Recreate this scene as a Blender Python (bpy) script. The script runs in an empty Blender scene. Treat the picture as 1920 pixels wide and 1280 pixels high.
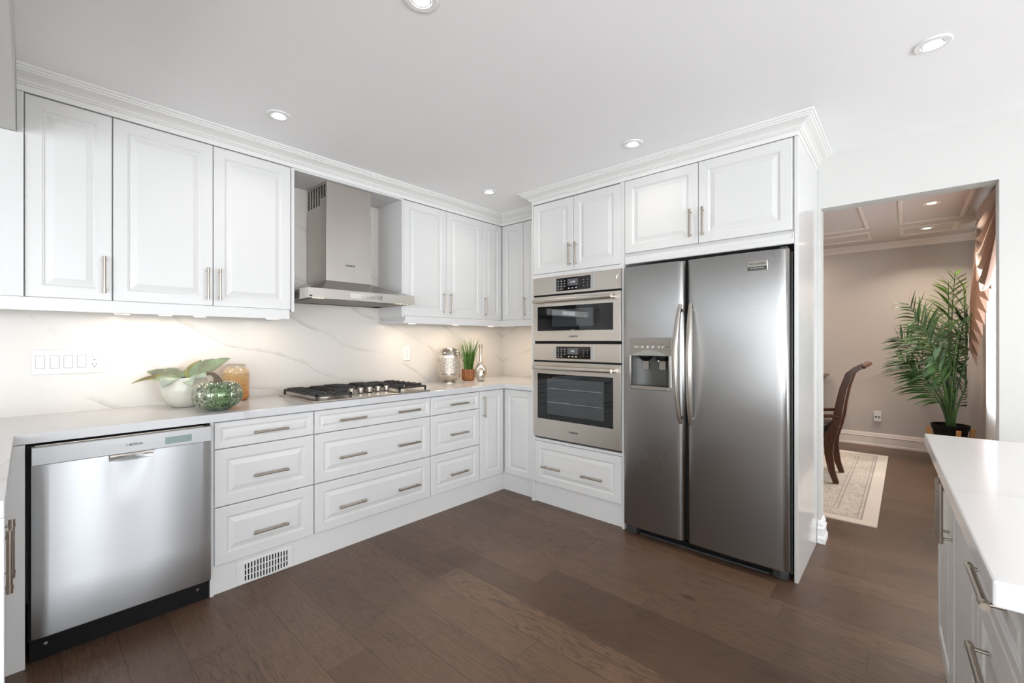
import bpy, bmesh, math, random
from mathutils import Vector, Matrix
S = bpy.context.scene
C = S.collection
R = math.radians
PI = math.pi
random.seed(7)

# ---------------------------------------------------------------- camera, world, lights, exposure
S.view_settings.view_transform = 'Standard'
S.view_settings.look = 'None'
S.view_settings.gamma = 1
S.view_settings.use_curve_mapping = False
S.view_settings.exposure = 0.80
cam = bpy.data.objects.new('camera', bpy.data.cameras.new('camera'))
C.objects.link(cam); S.camera = cam
cam.data.sensor_width = 36; cam.data.lens = 820 / 1920 * 36
cam.data.shift_y = -1 / 1920
cam.data.clip_start = 0.02
cam.location = (0, 0, 1.28)
cam.rotation_euler = (R(90), 0, R(42.06 - 90))

world = bpy.data.worlds.new('world'); S.world = world
world.use_nodes = True
bg = world.node_tree.nodes['Background']
bg.inputs[0].default_value = (0.80, 0.89, 1.0, 1); bg.inputs[1].default_value = 1.0

def area(name, loc, aim, sx, sy, watts, col=(1, 1, 1), spread=180):
    d = bpy.data.lights.new(name, 'AREA'); d.shape = 'RECTANGLE'; d.size = sx; d.size_y = sy
    d.energy = watts; d.color = col; d.spread = R(spread)
    o = bpy.data.objects.new(name, d); C.objects.link(o); o.location = loc
    o.rotation_euler = Vector(aim).to_track_quat('-Z', 'Y').to_euler()
    return o
DAY = (0.90, 0.95, 1.0)
WX0, WY0, HC = -2.9, -4.0, 2.46            # far left wall, wall behind the camera, ceiling height
# daylight added just outside openings of the unseen room around the camera
area('daylight_patio_left', (0.60, WY0 - 0.14, 1.15), (0, 1, 0.0), 0.62, 2.0, 26, DAY)
area('daylight_patio_right', (1.62, WY0 - 0.14, 1.15), (0, 1, 0.0), 0.62, 2.0, 26, DAY)
area('added_daylight_end', (2.70, WY0 - 0.14, 1.15), (-0.1, 1, 0.0), 0.9, 2.0, 24, DAY)  # invented opening behind the camera, added to spread the daylight
area('added_daylight_rear', (-1.5, WY0 - 0.14, 1.15), (0.1, 1, 0.1), 2.1, 2.0, 75, DAY)  # invented wide opening, added for more light from behind
area('added_daylight_side', (WX0 - 0.14, -1.4, 1.2), (1, 0, 0.3), 3.9, 1.9, 88, DAY)  # invented opening on the unseen left, added to light the refrigerator wall
area('daylight_nook_window', (WX0 - 0.14, 2.1, 1.72), (1, 0, 0.1), 1.5, 0.66, 1.5, DAY)
area('daylight_dining_window', (5.25, -0.75, 1.45), (0, 1, 0.2), 1.45, 1.6, 42, DAY)
LAMP = (1.0, 0.93, 0.84)
KITCHEN_SPOTS = [(0.881, 2.438), (2.444, 2.45), (2.426, 1.215), (2.409, -0.077), (0.911, 1.244)]
ADDED_SPOTS = [(0.9, -1.0), (2.4, -1.4), (-0.9, -1.0), (-0.9, 0.8), (0.9, -2.6), (-1.2, -2.8), (2.5, -2.8)]  # unseen ceiling lights, added to fill the room from behind the camera
DINING_SPOTS = [(5.176, -0.159), (6.29, -0.157), (5.176, 1.3), (6.29, 1.3)]
SPOT_W, ADDED_W, DIN_W, PUCK_W = 0.5, 5, 5.8, 0.16

# ---------------------------------------------------------------- materials
def srgb(r, g, b):
    f = lambda c: (c / 255) / 12.92 if c / 255 <= 0.04045 else ((c / 255 + 0.055) / 1.055) ** 2.4
    return (f(r), f(g), f(b), 1)
class NT:
    def __init__(s, name):
        s.m = bpy.data.materials.new(name); s.m.use_nodes = True
        s.t = s.m.node_tree; s.b = s.t.nodes['Principled BSDF']
    def n(s, typ, **kw):
        x = s.t.nodes.new(typ)
        for k, v in kw.items():
            if k.startswith('_'): setattr(x, k[1:], v)
            else:
                key = int(k[1:]) if k[0] == 'i' and k[1:].isdigit() else k.replace('__', ' ')
                s.set(x.inputs[key], v)
        return x
    def set(s, sock, v):
        if isinstance(v, bpy.types.NodeSocket): s.t.links.new(v, sock)
        elif isinstance(v, bpy.types.Node): s.t.links.new(v.outputs[0], sock)
        else: sock.default_value = v
    def math(s, op, a, b=0.0, c=None):
        x = s.n('ShaderNodeMath', _operation=op); s.set(x.inputs[0], a); s.set(x.inputs[1], b)
        if c is not None: s.set(x.inputs[2], c)
        return x.outputs[0]
    def mix(s, f, a, b):
        x = s.n('ShaderNodeMix', _data_type='RGBA'); s.set(x.inputs[0], f); s.set(x.inputs[6], a); s.set(x.inputs[7], b)
        return x.outputs[2]
    def ramp(s, f, stops):
        x = s.n('ShaderNodeValToRGB'); s.set(x.inputs[0], f)
        e = x.color_ramp.elements
        while len(e) < len(stops): e.new(0.5)
        for k, (p, c) in zip(e, stops): k.position = p; k.color = c
        return x.outputs[0]
    def maprange(s, v, a, b, c, d):
        x = s.n('ShaderNodeMapRange'); s.set(x.inputs[0], v)
        for i, q in enumerate((a, b, c, d)): x.inputs[i + 1].default_value = q
        return x.outputs[0]
    def p(s, **kw):
        for k, v in kw.items(): s.set(s.b.inputs[k.replace('__', ' ')], v)
    def pos(s): return s.n('ShaderNodeNewGeometry').outputs[0]
    def noise(s, vec, scale, detail=2, rough=0.5, dist=0.0):
        x = s.n('ShaderNodeTexNoise', Scale=scale, Detail=detail, Roughness=rough, Distortion=dist)
        s.set(x.inputs['Vector'], vec); return x.outputs[0]
    def scaled(s, vec, sc):
        x = s.n('ShaderNodeVectorMath', _operation='MULTIPLY'); s.set(x.inputs[0], vec); x.inputs[1].default_value = sc
        return x.outputs[0]
    def bump(s, h, strength=0.3, dist=0.002):
        x = s.n('ShaderNodeBump', Strength=strength, Distance=dist); s.set(x.inputs['Height'], h)
        s.set(s.b.inputs['Normal'], x.outputs[0])

def plain(name, col, rough=0.5, metal=0.0, var=0.03, vs=6.0, bump=0.0, bs=200, **kw):
    t = NT(name); pos = t.pos()
    n = t.noise(pos, vs, 3)
    c2 = tuple(min(1, x * (1 - var * 2)) for x in col[:3]) + (1,)
    t.p(Base__Color=t.mix(n, col, c2), Roughness=rough, Metallic=metal, **kw)
    if bump: t.bump(t.noise(pos, bs, 2), bump, 0.001)
    return t.m
def steel(name, col, rough, tangent, aniso=0.75, stretch=(2, 2, 160), var=0.10):
    t = NT(name); pos = t.pos()
    n = t.noise(t.scaled(pos, stretch), 3.0, 3, 0.6)
    big = t.noise(pos, 2.2, 3, 0.5)
    c2 = tuple(x * (1 - var) for x in col[:3]) + (1,)
    v = t.n('ShaderNodeCombineXYZ'); v.inputs[0].default_value, v.inputs[1].default_value, v.inputs[2].default_value = tuple(q + e for q, e in zip(tangent, (0.05, 0.06, 0.07)))
    t.p(Base__Color=t.mix(n, col, c2), Metallic=1.0, Roughness=t.maprange(big, 0.3, 0.7, rough * 0.97, rough * 1.03), Anisotropic=aniso, Tangent=v.outputs[0])
    return t.m
def glow(name, col, strength):
    t = NT(name); n = t.noise(t.pos(), 30)
    t.p(Base__Color=col, Emission__Color=t.mix(n, col, col), Emission__Strength=strength); return t.m

M = {}
M['cab'] = plain('white_cabinet_paint', srgb(216, 215, 213), 0.32, var=0.008, vs=3)
M['cab_body'] = plain('white_cabinet_melamine', srgb(214, 213, 211), 0.38, var=0.008)
M['gloss_white'] = plain('glossy_white_lacquer', srgb(216, 215, 213), 0.12, var=0.008)
M['wall'] = plain('white_wall_paint', srgb(205, 204, 200), 0.85, var=0.01, bump=0.05)
M['wall_dim'] = plain('grey_wall_paint', srgb(214, 212, 208), 0.85, var=0.01, bump=0.05)
M['ceil'] = plain('ceiling_paint', srgb(248, 248, 248), 0.9, var=0.008)
M['trim'] = plain('white_trim_paint', srgb(240, 240, 240), 0.4, var=0.01)
M['crown'] = plain('crown_moulding_paint', srgb(226, 225, 222), 0.5, var=0.006)
M['din_wall'] = plain('dining_wall_paint', srgb(194, 184, 177), 0.85, var=0.015)
M['din_ceil'] = plain('dining_ceiling_paint', srgb(214, 203, 197), 0.85, var=0.01)
M['din_trim'] = plain('dining_trim_paint', srgb(232, 220, 212), 0.5, var=0.01)
M['nickel'] = plain('brushed_nickel', srgb(178, 168, 156), 0.28, 1.0, var=0.05, vs=60)
M['steel_h'] = steel('dishwasher_steel', srgb(192, 194, 196), 0.32, (0, 0, 1), 1.0, (2, 2, 160))
M['steel_strip'] = plain('dishwasher_control_steel', srgb(186, 187, 187), 0.45, 0.6, var=0.03)
M['steel_f'] = steel('refrigerator_steel', srgb(152, 150, 148), 0.28, (0, 1, 0), 0.85, (2, 2, 160), 0.04)
M['steel_o'] = steel('oven_steel', srgb(206, 199, 190), 0.32, (0, 1, 0), 0.5, (2, 2, 120))
M['steel_hood'] = steel('hood_steel', srgb(198, 193, 187), 0.26, (0, 0, 1), 0.6, (90, 90, 2))
M['steel_dark'] = plain('hood_slope_steel', srgb(186, 183, 178), 0.25, 1.0)
M['chrome'] = plain('polished_metal', srgb(225, 222, 216), 0.08, 1.0, var=0.02)
M['black'] = plain('black_plastic', srgb(10, 10, 11), 0.6, var=0.1, Specular__IOR__Level=0.25)
M['void'] = plain('dark_gap', srgb(6, 6, 6), 0.9)
M['dkgrey'] = plain('dark_grey_plastic', srgb(62, 62, 62), 0.35, var=0.05)
M['iron'] = plain('cast_iron_grate', srgb(52, 50, 49), 0.55, var=0.15, vs=40, bump=0.3, bs=300)
M['ink'] = plain('dark_print', srgb(45, 45, 45), 0.6)
M['plate'] = plain('white_plate_plastic', srgb(222, 221, 219), 0.25, var=0.005)
M['plate_line'] = plain('switch_shadow_gap', srgb(170, 168, 166), 0.6)
M['disp_grey'] = plain('dispenser_grey', srgb(150, 143, 134), 0.38, 0.5, var=0.03)
M['disp_in'] = plain('dispenser_cavity', srgb(84, 84, 80), 0.4, 0.3)
M['lcd'] = plain('green_grey_display', srgb(142, 160, 154), 0.08, var=0.04)
M['lcd2'] = plain('grey_display', srgb(92, 92, 96), 0.15)
M['blackglass'] = plain('black_glass', srgb(10, 10, 11), 0.05, var=0.02)
M['ovenglass'] = plain('tinted_oven_glass', srgb(14, 15, 17), 0.03, var=0.02)
M['ovenglass2'] = plain('tinted_oven_inner_window', srgb(44, 50, 52), 0.03, var=0.02, Specular__IOR__Level=0.9)
M['icon'] = glow('lit_white_icons', srgb(205, 208, 210), 0.25)
M['spot'] = glow('lit_downlight', (1, 0.98, 0.95, 1), 14)
M['spot_w'] = glow('lit_warm_downlight', (1, 0.82, 0.58, 1), 9)
M['puck'] = glow('lit_puck', (1, 0.84, 0.66, 1), 5)
M['hoodlamp'] = glow('lit_hood_lamp', (1, 0.93, 0.62, 1), 3)
M['rear'] = plain('dark_rear_fabric', srgb(96, 92, 88), 0.9)

def marble(name, base, N, spacing=0.45, strength=1.0, phase=0.0, rough=0.10, warp=0.9):
    t = NT(name); pos = t.pos()
    dt = t.n('ShaderNodeVectorMath', _operation='DOT_PRODUCT'); t.set(dt.inputs[0], pos); dt.inputs[1].default_value = tuple(q / spacing for q in N)
    off = t.n('ShaderNodeVectorMath', _operation='ADD'); t.set(off.inputs[0], pos); off.inputs[1].default_value = (phase, phase * 2, phase * 3)
    big = t.noise(off.outputs[0], 1.1, 2, 0.5); small = t.noise(off.outputs[0], 7.0, 5, 0.6)
    v = t.math('ADD', t.math('ADD', dt.outputs['Value'], t.math('MULTIPLY', big, warp * 2.6)), t.math('ADD', t.math('MULTIPLY', small, 0.16), phase))
    d = t.math('SUBTRACT', t.math('FRACT', v), 0.5); ad = t.math('ABSOLUTE', d)
    mask = t.maprange(t.noise(off.outputs[0], 1.9, 2, 0.5), 0.40, 0.58, 0.0, 1.0)
    mask2 = t.maprange(t.noise(off.outputs[0], 3.3, 3, 0.6), 0.42, 0.60, 0.0, 1.0)
    thin = t.maprange(ad, 0.0, 0.006, 1.0, 0.0)
    soft = t.math('MULTIPLY', t.maprange(ad, 0.0, 0.11, 1.0, 0.0), t.math('GREATER_THAN', d, 0.0))
    c = t.mix(t.math('MULTIPLY', t.math('MULTIPLY', soft, mask2), 0.42 * strength), base, srgb(158, 154, 150))
    c = t.mix(t.math('MULTIPLY', t.math('MULTIPLY', thin, mask), 0.55 * strength), c, srgb(140, 128, 110))
    t.p(Base__Color=c, Roughness=rough)
    return t.m
M['marble'] = marble('white_veined_quartz_splashback', srgb(213, 208, 201), (0.42, 0.3, 0.90), 0.27, 1.15, 0.37, 0.22, 0.55)
M['counter'] = marble('white_veined_quartz_counter', srgb(205, 205, 206), (0.95, 0.3, 0.1), 0.8, 0.5, 0.1, 0.17, 0.4)

def floor_mat():
    t = NT('brown_oak_planks'); sep = t.n('ShaderNodeSeparateXYZ'); t.set(sep.inputs[0], t.pos())
    X, Y = sep.outputs[0], sep.outputs[1]
    W, L = 0.1715, 1.7
    u = t.math('DIVIDE', t.math('SUBTRACT', X, 0.776 - W * 40), W)
    iu = t.math('FLOOR', u); fu = t.math('FRACT', u)
    w1 = t.n('ShaderNodeTexWhiteNoise', _noise_dimensions='1D'); t.set(w1.inputs['W'], iu)
    v = t.math('ADD', t.math('DIVIDE', Y, L), t.math('MULTIPLY', w1.outputs[0], 7.0))
    iv = t.math('FLOOR', v); fv = t.math('FRACT', v)
    idv = t.n('ShaderNodeCombineXYZ'); t.set(idv.inputs[0], iu); t.set(idv.inputs[1], iv)
    w2 = t.n('ShaderNodeTexWhiteNoise', _noise_dimensions='3D'); t.set(w2.inputs['Vector'], idv.outputs[0])
    r = w2.outputs[0]
    gx = t.n('ShaderNodeCombineXYZ'); t.set(gx.inputs[0], t.math('MULTIPLY', X, 9.0)); t.set(gx.inputs[1], t.math('MULTIPLY', Y, 1.1)); t.set(gx.inputs[2], t.math('MULTIPLY', r, 30.0))
    g0 = t.noise(gx.outputs[0], 1.3, 3, 0.5, 0.4)
    lines = t.math('SINE', t.math('MULTIPLY', g0, 120.0))
    fine = t.n('ShaderNodeCombineXYZ'); t.set(fine.inputs[0], t.math('MULTIPLY', X, 170.0)); t.set(fine.inputs[1], t.math('MULTIPLY', Y, 9.0)); t.set(fine.inputs[2], t.math('MULTIPLY', r, 30.0))
    g1 = t.noise(fine.outputs[0], 1.0, 3, 0.6)
    patch = t.noise(t.pos(), 1.6, 3, 0.6)
    base = t.ramp(r, [(0.0, srgb(82, 60, 47)), (0.35, srgb(104, 80, 63)), (0.7, srgb(90, 67, 52)), (1.0, srgb(116, 90, 71))])
    c = t.mix(t.math('MULTIPLY', t.math('MULTIPLY', t.maprange(lines, 0.35, 1.0, 0.0, 1.0), t.maprange(t.noise(gx.outputs[0], 0.5, 2), 0.35, 0.6, 0.15, 1.0)), 0.75), base, srgb(52, 38, 29))
    c = t.mix(t.maprange(g1, 0.42, 0.72, 0.0, 0.6), c, srgb(66, 50, 40))
    c = t.mix(t.maprange(patch, 0.35, 0.7, 0.0, 0.35), c, srgb(114, 90, 72))
    kn = t.n('ShaderNodeTexVoronoi', Scale=1.0); kv = t.n('ShaderNodeCombineXYZ'); t.set(kv.inputs[0], t.math('MULTIPLY', X, 2.6)); t.set(kv.inputs[1], t.math('MULTIPLY', Y, 1.3)); t.set(kn.inputs['Vector'], kv.outputs[0])
    c = t.mix(t.maprange(kn.outputs[0], 0.02, 0.07, 0.85, 0.0), c, srgb(40, 28, 22))
    eu = t.math('MULTIPLY', t.math('MINIMUM', fu, t.math('SUBTRACT', 1.0, fu)), W)
    ev = t.math('MULTIPLY', t.math('MINIMUM', fv, t.math('SUBTRACT', 1.0, fv)), L)
    e = t.math('MINIMUM', eu, ev)
    seam = t.maprange(e, 0.0006, 0.0022, 1.0, 0.0)
    c = t.mix(t.math('MULTIPLY', seam, 0.65), c, srgb(42, 31, 25))
    t.p(Base__Color=c, Roughness=t.maprange(g1, 0.3, 0.7, 0.33, 0.46))
    t.bump(t.math('SUBTRACT', t.math('MULTIPLY', g1, 0.15), seam), 0.25, 0.002)
    return t.m
M['floor'] = floor_mat()

def rug_mat():
    t = NT('beige_patterned_rug'); sep = t.n('ShaderNodeSeparateXYZ'); t.set(sep.inputs[0], t.pos())
    X, Y = sep.outputs[0], sep.outputs[1]
    d = t.math('MINIMUM', t.math('MINIMUM', t.math('SUBTRACT', X, 3.885), t.math('SUBTRACT', 6.37, X)), t.math('SUBTRACT', Y, 0.15))
    inb = t.math('GREATER_THAN', d, 0.085)
    def line(a, b): return t.math('MULTIPLY', t.math('GREATER_THAN', d, a), t.math('LESS_THAN', d, b))
    lines = t.math('MAXIMUM', t.math('MAXIMUM', line(0.085, 0.095), line(0.11, 0.117)), t.math('MAXIMUM', line(0.235, 0.243), line(0.262, 0.268)))
    n = t.noise(t.scaled(t.pos(), (9, 22, 1)), 1.3, 4, 0.6, 1.2)
    r = t.maprange(t.math('ABSOLUTE', t.math('SUBTRACT', n, 0.5)), 0.012, 0.035, 1.0, 0.0)
    v = t.n('ShaderNodeTexVoronoi', Scale=9.0); t.set(v.inputs['Vector'], t.scaled(t.pos(), (1.0, 1.6, 1)))
    rr = t.maprange(t.math('ABSOLUTE', t.math('SUBTRACT', v.outputs[0], 0.3)), 0.02, 0.06, 0.8, 0.0)
    pat = t.math('MULTIPLY', t.math('MAXIMUM', r, rr), inb)
    pat = t.math('MULTIPLY', pat, t.maprange(t.noise(t.pos(), 25, 2), 0.35, 0.6, 0.35, 1.0))
    c = t.mix(t.math('MULTIPLY', t.math('MAXIMUM', pat, lines), 0.55), srgb(214, 202, 190), srgb(96, 88, 82))
    c = t.mix(t.math('MULTIPLY', inb, 0.22), c, srgb(150, 138, 128))
    t.p(Base__Color=c, Roughness=0.95); t.bump(t.noise(t.pos(), 500, 2), 0.4, 0.002); return t.m
M['rug'] = rug_mat()
def wood(name, a, b, rough=0.3, sc=(30, 30, 3)):
    t = NT(name); n = t.noise(t.scaled(t.pos(), sc), 1.0, 4, 0.6, 0.8)
    t.p(Base__Color=t.mix(n, a, b), Roughness=rough); return t.m
M['walnut'] = wood('dark_cherry_wood', srgb(104, 60, 40), srgb(52, 28, 18), 0.22)
M['oak'] = wood('light_oak_stand', srgb(186, 134, 76), srgb(150, 100, 52), 0.4)
M['upholstery'] = plain('taupe_satin_upholstery', srgb(132, 114, 104), 0.5, var=0.06)
M['seat'] = plain('dark_leather_seat', srgb(52, 46, 46), 0.35, var=0.1)
def pumpkin():
    t = NT('green_mercury_glass'); n = t.noise(t.pos(), 24, 2, 0.5, 2.2)
    r = t.maprange(t.math('ABSOLUTE', t.math('SUBTRACT', n, 0.5)), 0.02, 0.055, 1.0, 0.0)
    g = t.noise(t.pos(), 9, 2)
    base = t.mix(t.maprange(g, 0.35, 0.65, 0, 1), srgb(112, 140, 96), srgb(164, 166, 146))
    t.p(Base__Color=t.mix(t.math('MULTIPLY', r, 0.85), base, srgb(30, 38, 24)), Roughness=0.10, Metallic=0.45, Coat__Weight=0.6); return t.m
M['pumpkin'] = pumpkin()
M['stem'] = wood('grey_brown_stem', srgb(120, 104, 88), srgb(70, 58, 48), 0.5, (60, 60, 60))
M['pot'] = plain('cream_crackle_ceramic', srgb(214, 211, 196), 0.22, var=0.05, vs=40, bump=0.5, bs=160)
def amber():
    t = NT('amber_ridged_glass'); sep = t.n('ShaderNodeSeparateXYZ'); t.set(sep.inputs[0], t.pos())
    z = t.maprange(sep.outputs[2], 0.915, 1.135, 0, 1)
    c = t.ramp(z, [(0.0, srgb(196, 116, 48)), (0.35, srgb(222, 164, 96)), (0.75, srgb(228, 194, 144)), (0.92, srgb(222, 204, 176)), (1.0, srgb(214, 204, 190))])
    t.p(Base__Color=c, Roughness=0.12, Transmission__Weight=0.25, Coat__Weight=0.7); return t.m
M['amber'] = amber()
def leafm(name, a, b, sc, rough=0.4):
    t = NT(name); n = t.noise(t.pos(), sc, 3, 0.6)
    t.p(Base__Color=t.mix(t.maprange(n, 0.35, 0.65, 0, 1), a, b), Roughness=rough); return t.m
M['succ'] = leafm('green_purple_leaf', srgb(124, 152, 116), srgb(92, 74, 80), 7, 0.5)
M['succ2'] = leafm('grey_green_leaf', srgb(150, 176, 156), srgb(140, 150, 146), 14, 0.5)
M['succ3'] = leafm('olive_leaf', srgb(132, 140, 74), srgb(96, 92, 62), 14, 0.5)
M['palm'] = leafm('palm_green', srgb(52, 84, 30), srgb(24, 44, 16), 5, 0.5)
M['palm2'] = leafm('palm_light_green', srgb(104, 132, 48), srgb(60, 92, 30), 5, 0.35)
M['palmstem'] = leafm('palm_stem_green', srgb(70, 98, 44), srgb(44, 66, 28), 9)
M['grass'] = leafm('grass_green', srgb(96, 138, 52), srgb(58, 98, 32), 30)
M['ribpot'] = wood('ribbed_brown_pot', srgb(172, 110, 58), srgb(120, 70, 34), 0.35, (20, 20, 20))
def lantern():
    t = NT('silver_pierced_metal'); v = t.n('ShaderNodeTexVoronoi', Scale=120.0); t.set(v.inputs['Vector'], t.pos())
    sep = t.n('ShaderNodeSeparateXYZ'); t.set(sep.inputs[0], t.pos())
    band = t.math('MULTIPLY', t.math('GREATER_THAN', sep.outputs[2], 1.0), t.math('LESS_THAN', sep.outputs[2], 1.135))
    hole = t.math('MULTIPLY', t.math('LESS_THAN', v.outputs[0], 0.42), band)
    t.p(Base__Color=t.mix(t.math('MULTIPLY', hole, 0.75), srgb(206, 198, 186), srgb(122, 108, 94)), Metallic=t.maprange(band, 0, 1, 1.0, 0.7), Roughness=t.maprange(band, 0, 1, 0.12, 0.5)); return t.m
M['lantern'] = lantern()
M['brass'] = plain('champagne_metal', srgb(210, 200, 184), 0.25, 0.95)
M['satin'] = plain('copper_satin_drape', srgb(158, 118, 96), 0.36, var=0.08, vs=4, Sheen__Weight=0.4)
def sheer():
    t = NT('white_sheer_fabric'); tr = t.n('ShaderNodeBsdfTranslucent'); tr.inputs[0].default_value = (0.95, 0.95, 0.95, 1)
    mx = t.n('ShaderNodeMixShader', i0=0.6); t.p(Base__Color=t.mix(t.noise(t.pos(), 60), srgb(245, 244, 242), srgb(232, 231, 229)), Roughness=0.9)
    t.set(mx.inputs[1], t.b.outputs[0]); t.set(mx.inputs[2], tr.outputs[0])
    t.set(t.t.nodes['Material Output'].inputs[0], mx.outputs[0]); return t.m
M['sheer'] = sheer()
def glass():
    t = NT('window_glass'); t.p(Base__Color=(1, 1, 1, 1), Roughness=0.0, Transmission__Weight=1.0, IOR=1.0, Alpha=t.maprange(t.noise(t.pos(), 2), 0, 1, 0.06, 0.08)); return t.m
M['glass'] = glass()

# ---------------------------------------------------------------- mesh helpers
def NB(): return bmesh.new()
def box(bm, x0, x1, y0, y1, z0, z1, mat=None):
    vs = [bm.verts.new((x, y, z)) for z in (z0, z1) for y in (y0, y1) for x in (x0, x1)]
    if mat is not None:
        for v in vs: v.co = mat @ v.co
    fs = [(0, 2, 3, 1), (4, 5, 7, 6), (0, 1, 5, 4), (2, 6, 7, 3), (0, 4, 6, 2), (1, 3, 7, 5)]
    for f in fs: bm.faces.new([vs[i] for i in f])
    return bm
def frame_of(d):
    d = d.normalized(); a = Vector((0, 0, 1)) if abs(d.z) < 0.9 else Vector((1, 0, 0))
    x = a.cross(d).normalized(); return x, d.cross(x)
def tube(bm, pts, r, seg=12, cap=True, flat=1.0):
    pts = [Vector(p) for p in pts]; rr = r if isinstance(r, (list, tuple)) else [r] * len(pts)
    rings = []; X = None
    for i, p in enumerate(pts):
        d = (pts[min(i + 1, len(pts) - 1)] - pts[max(i - 1, 0)])
        x, y = frame_of(d)
        if X is not None:
            x = (X - d.normalized() * X.dot(d.normalized())).normalized(); y = d.normalized().cross(x)
        X = x
        rings.append([bm.verts.new(p + (x * math.cos(2 * PI * k / seg) + y * math.sin(2 * PI * k / seg) * flat) * rr[i]) for k in range(seg)])
    for a, b in zip(rings, rings[1:]):
        for k in range(seg): bm.faces.new((a[k], a[(k + 1) % seg], b[(k + 1) % seg], b[k]))
    if cap:
        bm.faces.new(rings[0][::-1]); bm.faces.new(rings[-1])
    return bm
def lathe(bm, prof, c=(0, 0, 0), seg=32, mod=None):
    rings = []
    for r, z in prof:
        if r <= 1e-6: rings.append([bm.verts.new((c[0], c[1], c[2] + z))]); continue
        ring = []
        for k in range(seg):
            a = 2 * PI * k / seg; q = r * (mod(a, z) if mod else 1)
            ring.append(bm.verts.new((c[0] + q * math.cos(a), c[1] + q * math.sin(a), c[2] + z)))
        rings.append(ring)
    for a, b in zip(rings, rings[1:]):
        if len(a) == 1 and len(b) == 1: continue
        for k in range(seg):
            j = (k + 1) % seg
            if len(a) == 1: bm.faces.new((a[0], b[j], b[k]))
            elif len(b) == 1: bm.faces.new((a[k], a[j], b[0]))
            else: bm.faces.new((a[k], a[j], b[j], b[k]))
    return bm
def prism(bm, poly, z0, z1, mat=None):
    a = [bm.verts.new((x, y, z0)) for x, y in poly]; b = [bm.verts.new((x, y, z1)) for x, y in poly]
    n = len(poly)
    bm.faces.new(a[::-1]); bm.faces.new(b)
    for i in range(n): bm.faces.new((a[i], a[(i + 1) % n], b[(i + 1) % n], b[i]))
    if mat is not None:
        for v in a + b: v.co = mat @ v.co
    return bm
def rings_mesh(bm, rects, mat, back=None):
    """nested rectangles (s0,s1,z0,z1,d); d is depth, negative towards the viewer; last one is filled"""
    prev = None; first = None
    for s0, s1, z0, z1, d in rects:
        r = [bm.verts.new(mat @ Vector(p)) for p in ((s0, d, z0), (s1, d, z0), (s1, d, z1), (s0, d, z1))]
        if prev:
            for k in range(4): bm.faces.new((prev[k], prev[(k + 1) % 4], r[(k + 1) % 4], r[k]))
        else: first = r
        prev = r
    bm.faces.new(prev)
    bm.faces.new(first[::-1])
    return bm
def sweep(bm, path, prof, closed=False):
    """profile (offset outward to the left of travel, z) mitred along a plan path"""
    P = [Vector(p) for p in path]; n = len(P); rings = []
    for i, p in enumerate(P):
        da = (P[i] - P[i - 1]).normalized() if i > 0 or closed else None
        db = (P[(i + 1) % n] - P[i]).normalized() if i < n - 1 or closed else None
        na = Vector((da.y, -da.x)) if da else None; nb = Vector((db.y, -db.x)) if db else None
        if na is None: m = nb
        elif nb is None: m = na
        else:
            m = na + nb; m = m / max(0.2, m.dot(na))
        rings.append([bm.verts.new((p.x + m.x * o, p.y + m.y * o, z)) for o, z in prof])
    k = len(prof); prs = list(zip(rings, rings[1:])) + ([(rings[-1], rings[0])] if closed else [])
    for a, b in prs:
        for j in range(k): bm.faces.new((a[j], a[(j + 1) % k], b[(j + 1) % k], b[j]))
    if not closed: bm.faces.new(rings[0][::-1]); bm.faces.new(rings[-1])
    return bm

ORG = {}
def obj(name, bm, mat, parent=None, smooth=None, bevel=0, seg=2, kind=None):
    bmesh.ops.recalc_face_normals(bm, faces=bm.faces)
    me = bpy.data.meshes.new(name)
    o = bpy.data.objects.new(name, me); C.objects.link(o)
    org = ORG.get(parent.name, Vector()) if parent else Vector()
    if parent is None:
        cx = sum((v.co.x for v in bm.verts)) / len(bm.verts); cy = sum((v.co.y for v in bm.verts)) / len(bm.verts)
        org = Vector((cx, cy, min(v.co.z for v in bm.verts))); o.location = org
    for v in bm.verts: v.co -= org
    bm.to_mesh(me); bm.free()
    me.materials.append(mat)
    if smooth:
        me.shade_smooth(); me.set_sharp_from_angle(angle=R(smooth))
    if bevel:
        b = o.modifiers.new('bevel', 'BEVEL'); b.width = bevel; b.segments = seg; b.limit_method = 'ANGLE'; b.angle_limit = R(40)
    if parent: o.parent = parent
    ORG[o.name] = org
    if kind: o['kind'] = kind
    return o
def tag(o, label, cat, group=None):
    o['label'] = label; o['category'] = cat
    if group: o['group'] = group
    return o
def thing(name, label, cat, loc=(0, 0, 0), rz=0, group=None, local=False):
    o = bpy.data.objects.new(name, None); o.empty_display_size = 0.05; C.objects.link(o)
    o.location = loc; o.rotation_euler = (0, 0, rz); tag(o, label, cat, group)
    ORG[o.name] = Vector() if local else Vector(loc)
    return o
def struct(name, bm, mat, parent=None, **kw):
    return obj(name, bm, mat, parent, kind=None if parent else 'structure', **kw)
def text(name, body, size, mat, parent, M4, bold=0.0, spacing=1.0):
    cu = bpy.data.curves.new(name, 'FONT'); cu.body = body; cu.size = size; cu.align_x = 'CENTER'; cu.align_y = 'CENTER'
    cu.extrude = 0.0004; cu.offset = bold; cu.space_character = spacing; cu.resolution_u = 3
    tmp = bpy.data.objects.new('tmp', cu); C.objects.link(tmp)
    bpy.context.view_layer.update()
    me = bpy.data.meshes.new_from_object(tmp.evaluated_get(bpy.context.evaluated_depsgraph_get()))
    bpy.data.objects.remove(tmp)
    me.name = name; me.transform(M4); me.materials.clear(); me.materials.append(mat)
    org = ORG.get(parent.name, Vector()); me.transform(Matrix.Translation(-org))
    o = bpy.data.objects.new(name, me); C.objects.link(o); o.parent = parent; ORG[o.name] = org
    return o

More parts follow.
